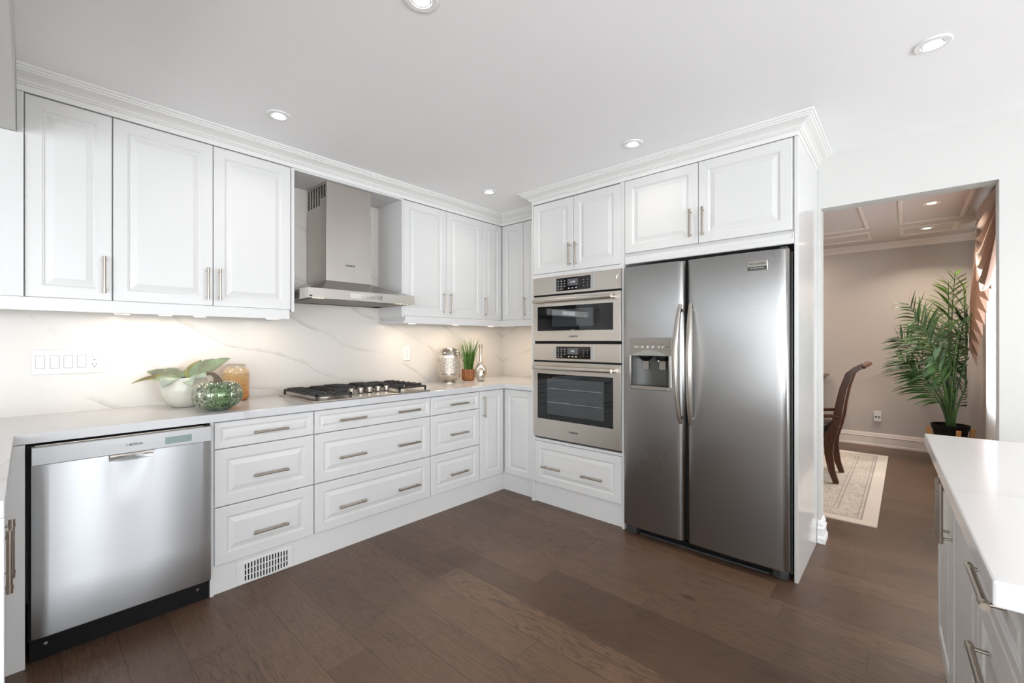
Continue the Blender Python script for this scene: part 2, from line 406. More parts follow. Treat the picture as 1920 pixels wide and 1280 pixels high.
def face(ox, oy, rot):   # local s right, d depth (negative = towards viewer), z up
    return Matrix.Translation((ox, oy, 0)) @ Matrix.Rotation(R(rot), 4, 'Z')
def on_face(F, s, d, z): # matrix for text lying on a vertical face
    return F @ Matrix.Translation((s, d, z)) @ Matrix.Rotation(R(90), 4, 'X')

HOFF = 0.030
def handle(parent, F, kind, s, z, L=0.175, r=0.0060, off=HOFF, label=None):
    bm = NB(); h = L / 2
    pt = (lambda t, o: F @ Vector((s, -o, z + t))) if kind == 'v' else (lambda t, o: F @ Vector((s + t, -o, z)))
    tube(bm, [pt(-h, off), pt(h, off)], r, 14)
    for sg in (-1, 1):
        tube(bm, [pt(sg * (h - 0.020), off), pt(sg * (h - 0.013), off)], r * 1.28, 14)
        tube(bm, [pt(sg * (h - 0.0005), off), pt(sg * (h - 0.013), off)], r * 1.10, 14)
        tube(bm, [pt(sg * (h - 0.0165), 0.0005), pt(sg * (h - 0.0165), off)], r * 0.62, 10)
    return obj('handle', bm, M['nickel'], parent, smooth=40)
TH = 0.020
def panel(parent, name, F, s0, s1, z0, z1, handles=(), mat='cab', fr=None, flat=False):
    """raised panel front: frame, groove, bevel, raised field"""
    w, h = s1 - s0, z1 - z0
    if fr is None: fr = min(0.058, 0.21 * min(w, h) + 0.004)
    bv = min(0.030, fr * 0.62)
    def rc(i, d): return (s0 + i, s1 - i, z0 + i, z1 - i, d)
    rs = [rc(0.0, TH), rc(0.0, 0.004), rc(0.0012, 0.0012), rc(0.004, 0.0)]
    if not flat:
        rs += [rc(fr - 0.006, 0.0), rc(fr - 0.003, 0.0022), rc(fr - 0.001, 0.0024), rc(fr + 0.003, 0.0068), rc(fr + 0.008, 0.0072), rc(fr + bv, 0.0012), rc(fr + bv + 0.002, 0.0004)]
    bm = rings_mesh(NB(), rs, F)
    o = obj(name, bm, M[mat], parent)
    for hd in handles: handle(o, F, *hd)
    return o

# ---------------------------------------------------------------- the room shell
XB, YA = 3.38, 3.19            # wall behind the refrigerator, wall behind the range hood
DY0, DY1, DZ = -0.357, 0.405, 2.12
XD, YD0, YD1 = 6.93, -0.61, 3.0
struct('floor', box(NB(), WX0 - 0.2, XD + 0.2, WY0 - 0.2, YA + 0.2, -0.05, 0), M['floor'])
struct('ceiling', box(NB(), WX0 - 0.2, XB + 0.06, WY0 - 0.2, YA + 0.2, HC, HC + 0.08), M['ceil'])
struct('wall_back', box(NB(), WX0, XB, YA, YA + 0.12, 0, HC), M['wall'])
bm = NB()
box(bm, XB, XB + 0.12, DY1, YA + 0.12, 0, HC); box(bm, XB, XB + 0.12, WY0, DY0, 0, HC); box(bm, XB, XB + 0.12, DY0, DY1, DZ, HC)
struct('wall_right', bm, M['wall'])
bm = NB()   # unseen left wall with a wide opening added for light and a nook window
for a, b in ((WY0, -3.4), (0.6, 1.3), (2.9, YA)): box(bm, WX0 - 0.12, WX0, a, b, 0, HC)
for a, b, c, d in ((-3.4, 0.6, 0, 0.22), (-3.4, 0.6, 2.18, HC), (1.3, 2.9, 0, 1.35), (1.3, 2.9, 2.1, HC)): box(bm, WX0 - 0.12, WX0, a, b, c, d)
struct('wall_left', bm, M['wall_dim'])
bm = NB()   # unseen wall behind the camera, opened with glazed doors to supply daylight
OP = ((-2.6, -0.4), (0.29, 0.91), (1.31, 1.93), (2.24, 3.16))
ed = [WX0] + [q for o_ in OP for q in o_] + [XB]
for a, b in zip(ed[::2], ed[1::2]): box(bm, a, b, WY0 - 0.12, WY0, 0, HC)
for a, b in OP: box(bm, a, b, WY0 - 0.12, WY0, 2.17, HC); box(bm, a, b, WY0 - 0.12, WY0, 0, 0.12)
struct('wall_front', bm, M['wall_dim'])
def win_frame(name, F, s0, s1, z0, z1, mull=()):
    bm = NB(); w = 0.05
    for a in ((s0, s0 + w, z0, z1), (s1 - w, s1, z0, z1), (s0, s1, z0, z0 + w), (s0, s1, z1 - w, z1)):
        box(bm, a[0], a[1], 0.03, 0.08, a[2], a[3], F)
    for m_ in mull: box(bm, m_ - w / 2, m_ + w / 2, 0.035, 0.075, z0, z1, F)
    o = struct(name, bm, M['trim'])
    g = box(NB(), s0 + w, s1 - w, 0.052, 0.056, z0 + w, z1 - w, F)
    obj('pane', g, M['glass'], o)
for k, (a, b) in enumerate(OP): win_frame('window_%d' % (k + 1), face(0, WY0, 180), -b, -a, 0.12, 2.17, (1.5,) if k == 0 else ())  # all unseen; the first and last are added to bring in daylight
win_frame('window_5', face(WX0, 0, 90), 1.3, 2.9, 1.35, 2.1)
win_frame('window_6', face(WX0, 0, 90), -3.4, 0.6, 0.22, 2.18, (-2.07, -0.73))  # unseen window, added for the side daylight
# dining room
struct('ceiling', box(NB(), XB + 0.06, XD + 0.2, YD0 - 0.2, YD1 + 0.2, HC, HC + 0.08), M['din_ceil'])
struct('wall_dining_right', box(NB(), XD, XD + 0.12, YD0, YD1, 0, HC), M['din_wall'])
bm = NB(); box(bm, XB + 0.12, 4.5, YD0 - 0.12, YD0, 0, HC); box(bm, 6.05, XD + 0.12, YD0 - 0.12, YD0, 0, HC); box(bm, 4.5, 6.05, YD0 - 0.12, YD0, 0, 0.6); box(bm, 4.5, 6.05, YD0 - 0.12, YD0, 2.3, HC)
struct('wall_dining_front', bm, M['din_wall'])
struct('wall_dining_back', box(NB(), XB + 0.12, XD, YD1, YD1 + 0.12, 0, HC), M['din_wall'])
win_frame('window_7', face(0, YD0, 180), -6.05, -4.5, 0.6, 2.3, (-5.27,))
CP = [(0, 2.385), (0.006, 2.385), (0.010, 2.395), (0.022, 2.402), (0.034, 2.418), (0.056, 2.430), (0.062, 2.440), (0.070, 2.446), (0.072, 2.459), (0, 2.459)]
struct('trim_1', sweep(NB(), [(XB + 0.12, YD0), (XB + 0.12, YD1), (XD, YD1), (XD, YD0)], CP, True), M['din_trim'])
BP = [(0, 0.0), (0.020, 0.0), (0.020, 0.02), (0.014, 0.03), (0.014, 0.105), (0.018, 0.115), (0.012, 0.128), (0.010, 0.145), (0.004, 0.158), (0, 0.16)]
struct('baseboard_dining_right', sweep(NB(), [(XD, YD1 - 0.01), (XD, YD0 + 0.01)], BP), M['din_trim'])
struct('baseboard_dining_front', sweep(NB(), [(XD - 0.02, YD0), (XB + 0.13, YD0)], BP), M['din_trim'])
BP2 = [(0, 0.0), (0.024, 0.0), (0.024, 0.03), (0.016, 0.045), (0.016, 0.08), (0.020, 0.09), (0.010, 0.105), (0.014, 0.115), (0.006, 0.135), (0, 0.14)]
struct('baseboard_right', sweep(NB(), [(XB + 0.12, DY1), (XB, DY1), (XB, 0.4235)][::-1], BP2) if False else sweep(NB(), [(XB, 0.4215), (XB, DY1), (XB + 0.12, DY1)], BP2), M['trim'])
# picture-frame mouldings on the dining ceiling
FP = [(-0.02, 2.459), (-0.02, 2.452), (-0.012, 2.446), (0.004, 2.444), (0.014, 2.450), (0.020, 2.459)]
k = 2
for x0, x1, y0, y1 in ((3.9, 5.87, 0.31, 2.6), (6.11, 6.52, 0.31, 2.6), (3.9, 5.87, -0.39, 0.04), (6.11, 6.52, -0.37, 0.04)):
    struct('trim_%d' % k, sweep(NB(), [(x0, y0), (x0, y1), (x1, y1), (x1, y0)], FP, True), M['din_trim']); k += 1
# bulkhead over the peninsula
struct('trim_%d' % k, box(NB(), -0.75, -0.033, -0.8, 2.848, 2.18, HC - 0.001), M['wall']); k += 1
# splashback slabs
bm = NB(); box(bm, -0.7, 1.10, 3.178, YA - 0.0005, 0.9153, 1.434); box(bm, 1.925, XB, 3.178, YA - 0.0005, 0.9153, 1.434); box(bm, 1.10, 1.925, 3.178, YA - 0.0005, 0.9153, 2.352)
tag(obj('splashback', bm, M['marble']), 'white quartz splashback with grey veins along the range hood wall', 'splashback')
tag(obj('splashback', box(NB(), XB - 0.012, XB - 0.0005, 2.245, 3.177, 0.9153, 1.434), M['marble']), 'short white quartz splashback panel beside the tall oven cabinet', 'splashback')

# crown moulding on top of the cabinets
prof = [(-0.02, 2.366), (0, 2.366), (0, 2.392), (0.008, 2.394), (0.010, 2.399), (0.016, 2.402), (0.020, 2.410), (0.034, 2.420), (0.050, 2.428), (0.058, 2.432), (0.060, 2.438), (0.066, 2.440), (0.068, 2.447), (0.075, 2.449), (0.077, 2.4595), (-0.02, 2.4595)]
cr = struct('trim_%d' % k, sweep(NB(), [(-0.032, 2.85), (3.015, 2.85), (3.015, 2.24), (2.72, 2.24), (2.72, 0.423), (XB - 0.001, 0.423)], prof), M['crown']); k += 1

# ---------------------------------------------------------------- cabinets
FA = face(0, 2.575, 0)        # base fronts, hood wall
FAU = face(0, 2.85, 0)        # upper fronts, hood wall
FB = face(2.72, 0, -90)       # tall fronts, refrigerator wall: s = -y
FBB = face(2.75, 0, -90)
FBU = face(3.015, 0, -90)
ZU0, ZU1 = 1.474, 2.360
def upper_body(r, x0, x1, y0=2.8705, y1=3.177, z0=1.436, z1=2.362):
    return obj('body', box(NB(), x0, x1, y0, y1, z0, z1), M['cab_body'], r)
r = thing('wall_cabinet', 'narrow white single-door wall cabinet left of the tall door pair, above the switch plate', 'cabinet', (0.13, 3.177, 1.436))
upper_body(r, -0.031, 0.2765)
obj('filler_strip', box(NB(), -0.031, -0.0105, 2.852, 2.870, 1.474, 2.364), M['cab'], r)
panel(r, 'door', FAU, -0.008, 0.2745, ZU0, ZU1, [('v', 0.245, 1.595)])
r = thing('wall_cabinet', 'wide white two-door wall cabinet immediately left of the range hood', 'cabinet', (0.69, 3.177, 1.436))
upper_body(r, 0.2775, 1.1025)
panel(r, 'door', FAU, 0.2785, 0.6885, ZU0, ZU1, [('v', 0.660, 1.592)])
panel(r, 'door', FAU, 0.6915, 1.100, ZU0, ZU1, [('v', 0.716, 1.592)])
obj('side_panel', box(NB(), 1.1035, 1.1205, 2.848, 3.177, 1.462, 2.362), M['gloss_white'], r)
r = thing('wall_cabinet', 'white two-door wall cabinet immediately right of the range hood', 'cabinet', (2.34, 3.177, 1.436))
upper_body(r, 1.926, 2.7575)
obj('side_panel', box(NB(), 1.906, 1.9245, 2.848, 3.177, 1.462, 2.362), M['gloss_white'], r)
panel(r, 'door', FAU, 1.927, 2.3435, ZU0, ZU1, [('v', 2.312, 1.592)])
panel(r, 'door', FAU, 2.3465, 2.757, ZU0, ZU1, [('v', 2.382, 1.592)])
r = thing('wall_cabinet', 'white corner wall cabinet where the hood wall meets the oven wall', 'cabinet', (3.05, 3.0, 1.436))
bm = NB(); prism(bm, [(2.7585, 2.8705), (3.0355, 2.8705), (3.0355, 2.585), (XB - 0.002, 2.585), (XB - 0.002, 3.177), (2.7585, 3.177)], 1.436, 2.362)
obj('body', bm, M['cab_body'], r)
panel(r, 'door', FAU, 2.760, 3.012, ZU0, ZU1, [('v', 2.785, 1.592)])
panel(r, 'door', FBU, -2.847, -2.587, ZU0, ZU1)
r = thing('wall_cabinet', 'white wall cabinet mostly hidden between the corner cabinet and the tall oven cabinet', 'cabinet', (3.2, 2.41, 1.436))
obj('body', box(NB(), 3.0355, XB - 0.002, 2.243, 2.584, 1.436, 2.362), M['cab_body'], r)
panel(r, 'door', FBU, -2.583, -2.246, ZU0, ZU1, [('v', -2.556, 1.592)])
r = tag(obj('end_panel', box(NB(), -0.62, -0.0115, 2.838, 2.8505, 1.474, 2.178), M['cab_body']), 'plain pale wall panel left of the first wall cabinet, under the bulkhead', 'panel')
# light rails under the wall cabinets
bm = NB(); box(bm, -0.62, 1.085, 2.832, 2.852, 1.415, 1.472); box(bm, 1.065, 1.085, 2.8525, 3.176, 1.415, 1.434)
tag(obj('light_rail', bm, M['cab']), 'white light rail under the wall cabinets left of the range hood', 'rail')
bm = NB(); prism(bm, [(1.908, 2.832), (2.997, 2.832), (2.997, 2.243), (3.017, 2.243), (3.017, 2.852), (1.928, 2.852), (1.928, 3.176), (1.908, 3.176)], 1.415, 1.4345)
prism(bm, [(1.927, 2.8325), (2.9975, 2.8325), (2.9975, 2.243), (3.0165, 2.243), (3.0165, 2.849), (1.927, 2.849)], 1.4345, 1.472)
tag(obj('light_rail', bm, M['cab']), 'white light rail under the wall cabinets right of the range hood', 'rail')
# niche ceiling behind the hood
tag(obj('niche_top', box(NB(), 1.1215, 1.9045, 2.853, 3.188, 2.353, 2.365), M['cab_body']), 'white board closing the niche above the range hood', 'board')

# base run under the counter, hood wall
def base(label, x0, x1):
    r = thing('base_cabinet', label, 'cabinet', ((x0 + x1) / 2, 2.9, 0))
    obj('body', box(NB(), x0, x1, 2.597, 3.17, 0, 0.8735), M['cab_body'], r); return r
rows = ((0.734, 0.868), (0.441, 0.730), (0.147, 0.437))
hz = (0.798, 0.570, 0.267)
r = base('three-drawer white base cabinet with single pulls, right beside the dishwasher', 0.6285, 1.1265)
obj('side_panel', box(NB(), 0.610, 0.626, 2.580, 3.17, 0, 0.8735), M['cab_body'], r)
for (z0, z1), h in zip(rows, hz): panel(r, 'drawer_front', FA, 0.6285, 1.1235, z0, z1, [('h', 0.886, h)])
r = base('wide three-drawer white base cabinet with double pulls under the gas cooktop', 1.1275, 1.9695)
for (z0, z1), h in zip(rows, hz): panel(r, 'drawer_front', FA, 1.1285, 1.9665, z0, z1, [('h', 1.358, h), ('h', 1.771, h)])
r = base('narrow three-drawer white base cabinet right of the cooktop cabinet', 1.9705, 2.4635)
for (z0, z1), h in zip(rows, hz): panel(r, 'drawer_front', FA, 1.9715, 2.4605, z0, z1, [('h', 2.230, h)])
r = thing('base_cabinet', 'white corner base cabinet with two tall narrow doors and one pull', 'cabinet', (2.9, 2.8, 0))
bm = NB(); prism(bm, [(2.4645, 2.597), (2.7725, 2.597), (2.7725, 2.246), (XB - 0.015, 2.246), (XB - 0.015, 3.17), (2.4645, 3.17)], 0, 0.8735)
obj('body', bm, M['cab_body'], r)
panel(r, 'door', FA, 2.4655, 2.742, 0.147, 0.868, [('v', 2.503, 0.743)])
panel(r, 'door', FBB, -2.568, -2.246, 0.147, 0.868)

bm = NB(); box(bm, 0.6285, 2.7722, 2.5915, 2.5965, 0.0, 0.1435); box(bm, 2.7672, 2.7722, 2.246, 2.5913, 0.0, 0.1435)
tag(obj('toe_board', bm, M['cab']), 'long white toe board along the floor under the base cabinets', 'toe board')
# air register in the toe board
r = thing('floor_register', 'white slotted air register set in the toe board near the dishwasher', 'vent', (0.87, 2.595, 0.0))
obj('plate', rings_mesh(NB(), [(0.728, 1.010, 0.003, 0.125, 0.0), (0.728, 1.010, 0.003, 0.125, -0.005), (0.733, 1.005, 0.008, 0.120, -0.007)], face(0, 2.5912, 0)), M['plate'], r)
bm = NB()
for i in range(15):
    sx = 0.766 + i * 0.0148; bow = 0.012 * math.sin(PI * i / 14)
    for j in range(3):
        z0 = 0.020 - bow * 0.6 + j * (0.030 + bow * 0.4)
        box(bm, sx, sx + 0.0062, 2.5829, 2.5839, z0, z0 + 0.025 + bow * 0.35)
o = obj('slots', bm, M['void'], r)

# counters
bm = NB(); prism(bm, [(-0.66, 1.533), (-0.035, 1.533), (-0.035, 2.553), (2.728, 2.553), (2.728, 2.243), (XB - 0.001, 2.243), (XB - 0.001, 3.1885), (-0.66, 3.1885)], 0.875, 0.915)
tag(obj('countertop', bm, M['counter'], bevel=0.003), 'white veined quartz countertop running along the hood wall over the drawers', 'countertop')
tag(obj('waterfall_panel', box(NB(), -0.66, -0.035, 1.533, 1.571, 0, 0.8745), M['counter'], bevel=0.002), 'white quartz waterfall end panel at the left picture edge', 'panel')
r = thing('base_cabinet', 'white peninsula base cabinet at the left edge with vertical bar pulls', 'cabinet', (-0.36, 2.06, 0))
obj('body', box(NB(), -0.655, -0.078, 1.573, 2.545, 0, 0.8735), M['cab_body'], r)
FL = face(-0.056, 0, 90)
panel(r, 'door', FL, 1.576, 1.728, 0.147, 0.868, [('v', 1.680, 0.722, 0.158, 0.006, 0.026)])
panel(r, 'door', FL, 1.731, 2.09, 0.147, 0.868, [('v', 1.785, 0.722, 0.158, 0.006, 0.028)])
panel(r, 'door', FL, 2.093, 2.535, 0.147, 0.868)
tag(obj('filler_panel', box(NB(), -0.074, -0.006, 2.552, 3.17, 0, 0.8735), M['cab']), 'plain white filler panel left of the dishwasher', 'panel')

# tall oven cabinet
r = thing('oven_tower', 'tall white cabinet housing the two built-in ovens beside the refrigerator', 'cabinet', (3.05, 1.83, 0))
bm = NB()
box(bm, 2.720, XB - 0.002, 2.2255, 2.2405, 0, 2.364)       # left side
box(bm, 2.7205, 2.740, 2.209, 2.2250, 0, 1.805); box(bm, 2.7205, 2.740, 1.443, 1.4572, 1.8055, 2.364)
box(bm, 2.720, XB - 0.002, 1.4245, 1.4425, 0, 2.364)      # right side
box(bm, 2.7405, XB - 0.002, 1.443, 2.2250, 0, 0.5125)
box(bm, 2.7205, 2.740, 1.443, 2.2085, 0.492, 0.5125)
box(bm, 2.7205, XB - 0.002, 1.443, 2.2085, 1.776, 1.805)
box(bm, 2.7405, XB - 0.002, 1.443, 2.2250, 1.8055, 2.364)
obj('body', bm, M['cab_body'], r)
panel(r, 'door', FB, -2.224, -1.8415, 1.808, 2.358, [('v', -1.866, 1.925, 0.170)])
panel(r, 'door', FB, -1.8385, -1.458, 1.808, 2.358, [('v', -1.810, 1.925, 0.170)])
FBx = face(2.7185, 0, -90)
panel(r, 'drawer_front', FBx, -2.2075, -1.4455, 0.162, 0.488, [('h', -2.034, 0.297), ('h', -1.672, 0.297)])

# refrigerator surround
r = thing('wall_cabinet', 'deep white two-door cabinet above the refrigerator', 'cabinet', (3.05, 0.93, 1.80))
obj('body', box(NB(), 2.7405, XB - 0.002, 0.4425, 1.4235, 1.86, 2.364), M['cab_body'], r)
panel(r, 'door', FB, -1.4225, -0.939, 1.872, 2.362, [('v', -0.979, 1.995, 0.172)], fr=0.062)
panel(r, 'door', FB, -0.936, -0.450, 1.872, 2.362, [('v', -0.905, 1.995, 0.172)], fr=0.062)
obj('valance', rings_mesh(NB(), [(-1.423, -0.443, 1.798, 1.8595, 0.018), (-1.423, -0.443, 1.798, 1.8595, 0.004), (-1.419, -0.447, 1.802, 1.856, 0.0), (-1.419, -0.447, 1.826, 1.854, 0.0), (-1.419, -0.447, 1.830, 1.850, 0.004)], FB), M['cab'], r)
tag(obj('side_panel', box(NB(), 2.722, XB - 0.002, 0.4235, 0.4415, 0, 2.364), M['gloss_white'], bevel=0.001), 'tall glossy white end panel on the right side of the refrigerator', 'panel')

# ---------------------------------------------------------------- refrigerator
r = thing('refrigerator', 'stainless steel side-by-side refrigerator with ice and water dispenser', 'refrigerator', (3.0, 0.93, 0))
bm = NB(); box(bm, 2.745, 3.35, 0.452, 1.412, 0.03, 1.760)
obj('body', bm, M['dkgrey'], r)
def fdoor(y0, y1, z0, z1, hole=None):
    bm = NB(); xb = 2.735
    xs = lambda f: 2.660 + 0.0 * f
    # plan section with rounded outer vertical edge
    n = 9; secs = []
    N = 28
    prof = []
    for i in range(N + 1):
        y = y0 + (y1 - y0) * i / N
        prof.append(y)
    def depth(y):
        d = min(y - y0, y1 - y)
        t = (y - y0) / (y1 - y0)
        bulge = -0.010 * (1 - (2 * t - 1) ** 2)
        ed = 0
        if d < 0.035: ed = 0.030 * (1 - math.sqrt(max(0, 1 - (1 - d / 0.035) ** 2)))
        return 2.668 + bulge + ed
    ys = sorted(set([y0 + (y1 - y0) * i / N for i in range(N + 1)] + [y0 + q for q in (0.001, 0.004, 0.009, 0.016, 0.025)] + [y1 - q for q in (0.001, 0.004, 0.009, 0.016, 0.025)]))
    if hole: ys = sorted(set([y for y in ys if not any(abs(y - h) < 0.006 for h in hole[:2])] + list(hole[:2])))
    zs = [z0, z0 + 0.004, z1 - 0.004, z1] if not hole else [z0, z0 + 0.004, hole[2], hole[3], z1 - 0.004, z1]
    def vx(y, z): return depth(y) + (0.004 if z in (z0, z1) else 0)
    G = [[bm.verts.new((vx(y, z), y, z)) for y in ys] for z in zs]
    B = [[bm.verts.new((xb, y, z)) for y in ys] for z in (z0, z1)]
    for i in range(len(zs) - 1):
        for j in range(len(ys) - 1):
            if hole and zs[i] == hole[2] and hole[0] <= ys[j] and ys[j + 1] <= hole[1]: continue
            bm.faces.new((G[i][j], G[i][j + 1], G[i + 1][j + 1], G[i + 1][j]))
    for j in range(len(ys) - 1):
        bm.faces.new((G[0][j], B[0][j], B[0][j + 1], G[0][j + 1])); bm.faces.new((G[-1][j], G[-1][j + 1], B[1][j + 1], B[1][j]))
        bm.faces.new((B[0][j], B[1][j], B[1][j + 1], B[0][j + 1]))
    for col in (0, -1):
        bm.faces.new([G[i][col] for i in range(len(zs))] + [B[1][col], B[0][col]])
    return bm
d1 = obj('door', fdoor(0.999, 1.412, 0.062, 1.768, (1.085, 1.345, 0.992, 1.186)), M['steel_f'], r, smooth=35)
d2 = obj('door', fdoor(0.458, 0.987, 0.062, 1.768), M['steel_f'], r, smooth=35)
obj('door_gasket', box(NB(), 2.700, 2.744, 0.9872, 0.9988, 0.07, 1.76), M['void'], r)
def fhandle(parent, y, lean):
    pts = []; rr = []
    for i in range(21):
        t = i / 20; z = 0.778 + 0.724 * t; b = math.sin(PI * t) ** 0.8
        pts.append((2.655 - 0.058 * b, y + lean * b, z)); rr.append(0.009 + 0.010 * math.sin(PI * t) ** 0.5)
    bm = tube(NB(), pts, rr, 14)
    for t in (0.05, 0.95):
        z = 0.778 + 0.724 * t; q = math.sin(PI * t) ** 0.8
        tube(bm, [(2.667, y, z), (2.655 - 0.058 * q, y + lean * q, z)], 0.012, 10)
    obj('handle', bm, M['nickel2'] if 'nickel2' in M else M['nickel'], parent, smooth=50)
M['nickel2'] = plain('satin_silver_handle', srgb(190, 184, 177), 0.26, 0.9)
fhandle(d1, 1.019, 0.010); fhandle(d2, 0.958, -0.010)
# dispenser
bm = NB()
FD = face(2.6535, 0, -90)
box(bm, -1.352, -1.072, 0, 0.010, 1.186, 1.300, FD)
dp = obj('dispenser_panel', bm, M['disp_grey'], r, bevel=0.003)
bm = NB()
n = 16; arc = [(-1.342 + (1.342 - 1.088) * i / n, 1.186 + 0.036 * math.sin(PI * i / n)) for i in range(n + 1)]
va = [bm.verts.new(FD @ Vector((s, -0.0035, z))) for s, z in arc]; vb = [bm.verts.new(FD @ Vector((s, 0.0, z))) for s, z in arc]
bm.faces.new(va); bm.faces.new(vb[::-1])
for i in range(n): bm.faces.new((va[i], va[i + 1], vb[i + 1], vb[i]))
bm.faces.new((va[n], va[0], vb[0], vb[n]))
obj('arch', bm, M['steel_dark'], dp)
for i, s in enumerate((-1.312, -1.296, -1.262, -1.226, -1.192, -1.152, -1.128)):
    obj('button', tube(NB(), [FD @ Vector((s, -0.0005, 1.242)), FD @ Vector((s, -0.004, 1.242))], 0.0062 if i in (0, 1, 5, 6) else 0.0085, 14), M['chrome'], dp, smooth=40)
bm = NB()
for s in (-1.312, -1.296, -1.262, -1.226, -1.192, -1.152, -1.128): box(bm, s - 0.006, s + 0.006, -0.0006, 0, 1.259, 1.2615, FD)
box(bm, -1.110, -1.090, -0.0006, 0, 1.2405, 1.2435, FD)
obj('legend', bm, M['ink'], dp)
bm = NB()  # concave cavity
ny = 14
for (za, zb) in ((0.992, 1.186),):
    A = []; B = []
    for i in range(ny + 1):
        t = i / ny; y = 1.345 - 0.260 * t; dep = 0.070 * math.sin(PI * min(1, max(0, t))) ** 0.5
        A.append(bm.verts.new((2.662 + dep, y, za))); B.append(bm.verts.new((2.662 + dep, y, zb)))
    for i in range(ny): bm.faces.new((A[i], A[i + 1], B[i + 1], B[i]))
    bm.faces.new(A); bm.faces.new(B[::-1])
cav = obj('dispenser_cavity', bm, M['disp_in'], r, smooth=50)
for a, b in ((-1.352, -1.340), (-1.090, -1.080)): obj('dispenser_frame', box(NB(), a, b, -0.002, 0.010, 0.985, 1.186, FD), M['chrome'], r)
bm = NB(); prism(bm, [(2.640, 1.340), (2.636, 1.215), (2.640, 1.088), (2.668, 1.072), (2.668, 1.356)], 0.968, 0.992)
obj('drip_tray', bm, M['disp_grey'], r, bevel=0.006, seg=3)
bm = NB(); lathe(bm, [(0, 0), (0.022, 0.003), (0.045, 0.028), (0.045, 0.034), (0, 0.034)], (2.700, 1.262, 1.150), 20)
lathe(bm, [(0, 0), (0.034, 0.0), (0.04, 0.02), (0.04, 0.028), (0, 0.028)], (2.700, 1.150, 1.156), 20)
obj('chute', bm, M['black'], cav, smooth=40)
obj('nozzle', tube(NB(), [(2.685, 1.170, 1.186), (2.685, 1.170, 1.150)], 0.006, 10), M['chrome'], cav, smooth=40)
for yc in (1.262, 1.150):
    obj('paddle', box(NB(), -yc - 0.020, -yc + 0.020, 0.045, 0.049, 1.098, 1.150, FD), M['disp_grey'], cav)
# maker's badge
FR = face(2.6565, 0, -90)
bd = obj('badge', rings_mesh(NB(), [(-0.652, -0.552, 1.662, 1.712, 0.004), (-0.652, -0.552, 1.662, 1.712, -0.002), (-0.650, -0.554, 1.664, 1.710, -0.003)], FR), M['chrome'], r)
obj('badge_band', box(NB(), -0.649, -0.555, -0.0042, -0.003, 1.665, 1.684, FR), M['dkgrey'], bd)
text('lettering', 'FRIGIDAIRE', 0.0150, M['ink'], bd, on_face(FR, -0.602, -0.0035, 1.698), 0, 1.05)
text('lettering', 'PROFESSIONAL', 0.0085, M['plate'], bd, on_face(FR, -0.602, -0.0045, 1.675), 0, 1.25)
# toe grille and feet covers
bm = NB(); box(bm, 2.745, 2.80, 0.47, 1.40, 0.004, 0.06)
for i in range(3): box(bm, 2.7435, 2.746, 0.56, 1.31, 0.014 + i * 0.015, 0.019 + i * 0.015)
obj('toe_grille', bm, M['black'], r)
for y0, y1 in ((0.462, 0.545), (1.325, 1.408)):
    bm = NB(); prism(bm, [(2.705, y0 + 0.006), (2.700, (y0 + y1) / 2), (2.712, y1 - 0.004), (2.744, y1), (2.744, y0)], 0.001, 0.052)
    obj('hinge_cover', bm, M['dkgrey'], r, bevel=0.006)
bm = NB(); prism(bm, [(2.742, 0.545), (2.718, 0.56), (2.714, 0.93), (2.718, 1.31), (2.742, 1.325)], 0.001, 0.012)
obj('toe_lip', bm, M['dkgrey'], r, bevel=0.003)
for y in (0.485, 1.385): obj('top_hinge', box(NB(), 2.69, 2.76, y - 0.018, y + 0.018, 1.7695, 1.782), M['dkgrey'], r, bevel=0.004)

# ---------------------------------------------------------------- wall ovens
FO = face(2.700, 0, -90)
def logo(parent, F, s, d, z, size, mat='ink'):
    """roundel (ring with an armature mark) followed by the word"""
    bm = NB(); rr = size * 0.42; cx = s - size * 2.15
    for k in range(20):
        a0, a1 = 2 * PI * k / 20, 2 * PI * (k + 1) / 20
        q = [(rr * math.cos(a0), rr * math.sin(a0)), (rr * math.cos(a1), rr * math.sin(a1)), (rr * 0.86 * math.cos(a1), rr * 0.86 * math.sin(a1)), (rr * 0.86 * math.cos(a0), rr * 0.86 * math.sin(a0))]
        bm.faces.new([bm.verts.new(F @ Vector((cx + x, d, z + y))) for x, y in q])
    e = rr * 0.13
    for x0, x1, z0, z1 in ((-rr * .45, -rr * .45 + e, -rr * .45, rr * .45), (rr * .45 - e, rr * .45, -rr * .45, rr * .45), (-rr * .45, rr * .45, -e / 2, e / 2)):
        bm.faces.new([bm.verts.new(F @ Vector((cx + x, d, z + y))) for x, y in ((x0, z0), (x1, z0), (x1, z1), (x0, z1))])
    obj('roundel', bm, M[mat], parent)
    text('lettering', 'BOSCH', size, M[mat], parent, on_face(F, s + size * 0.15, d, z), size * 0.03, 1.08)
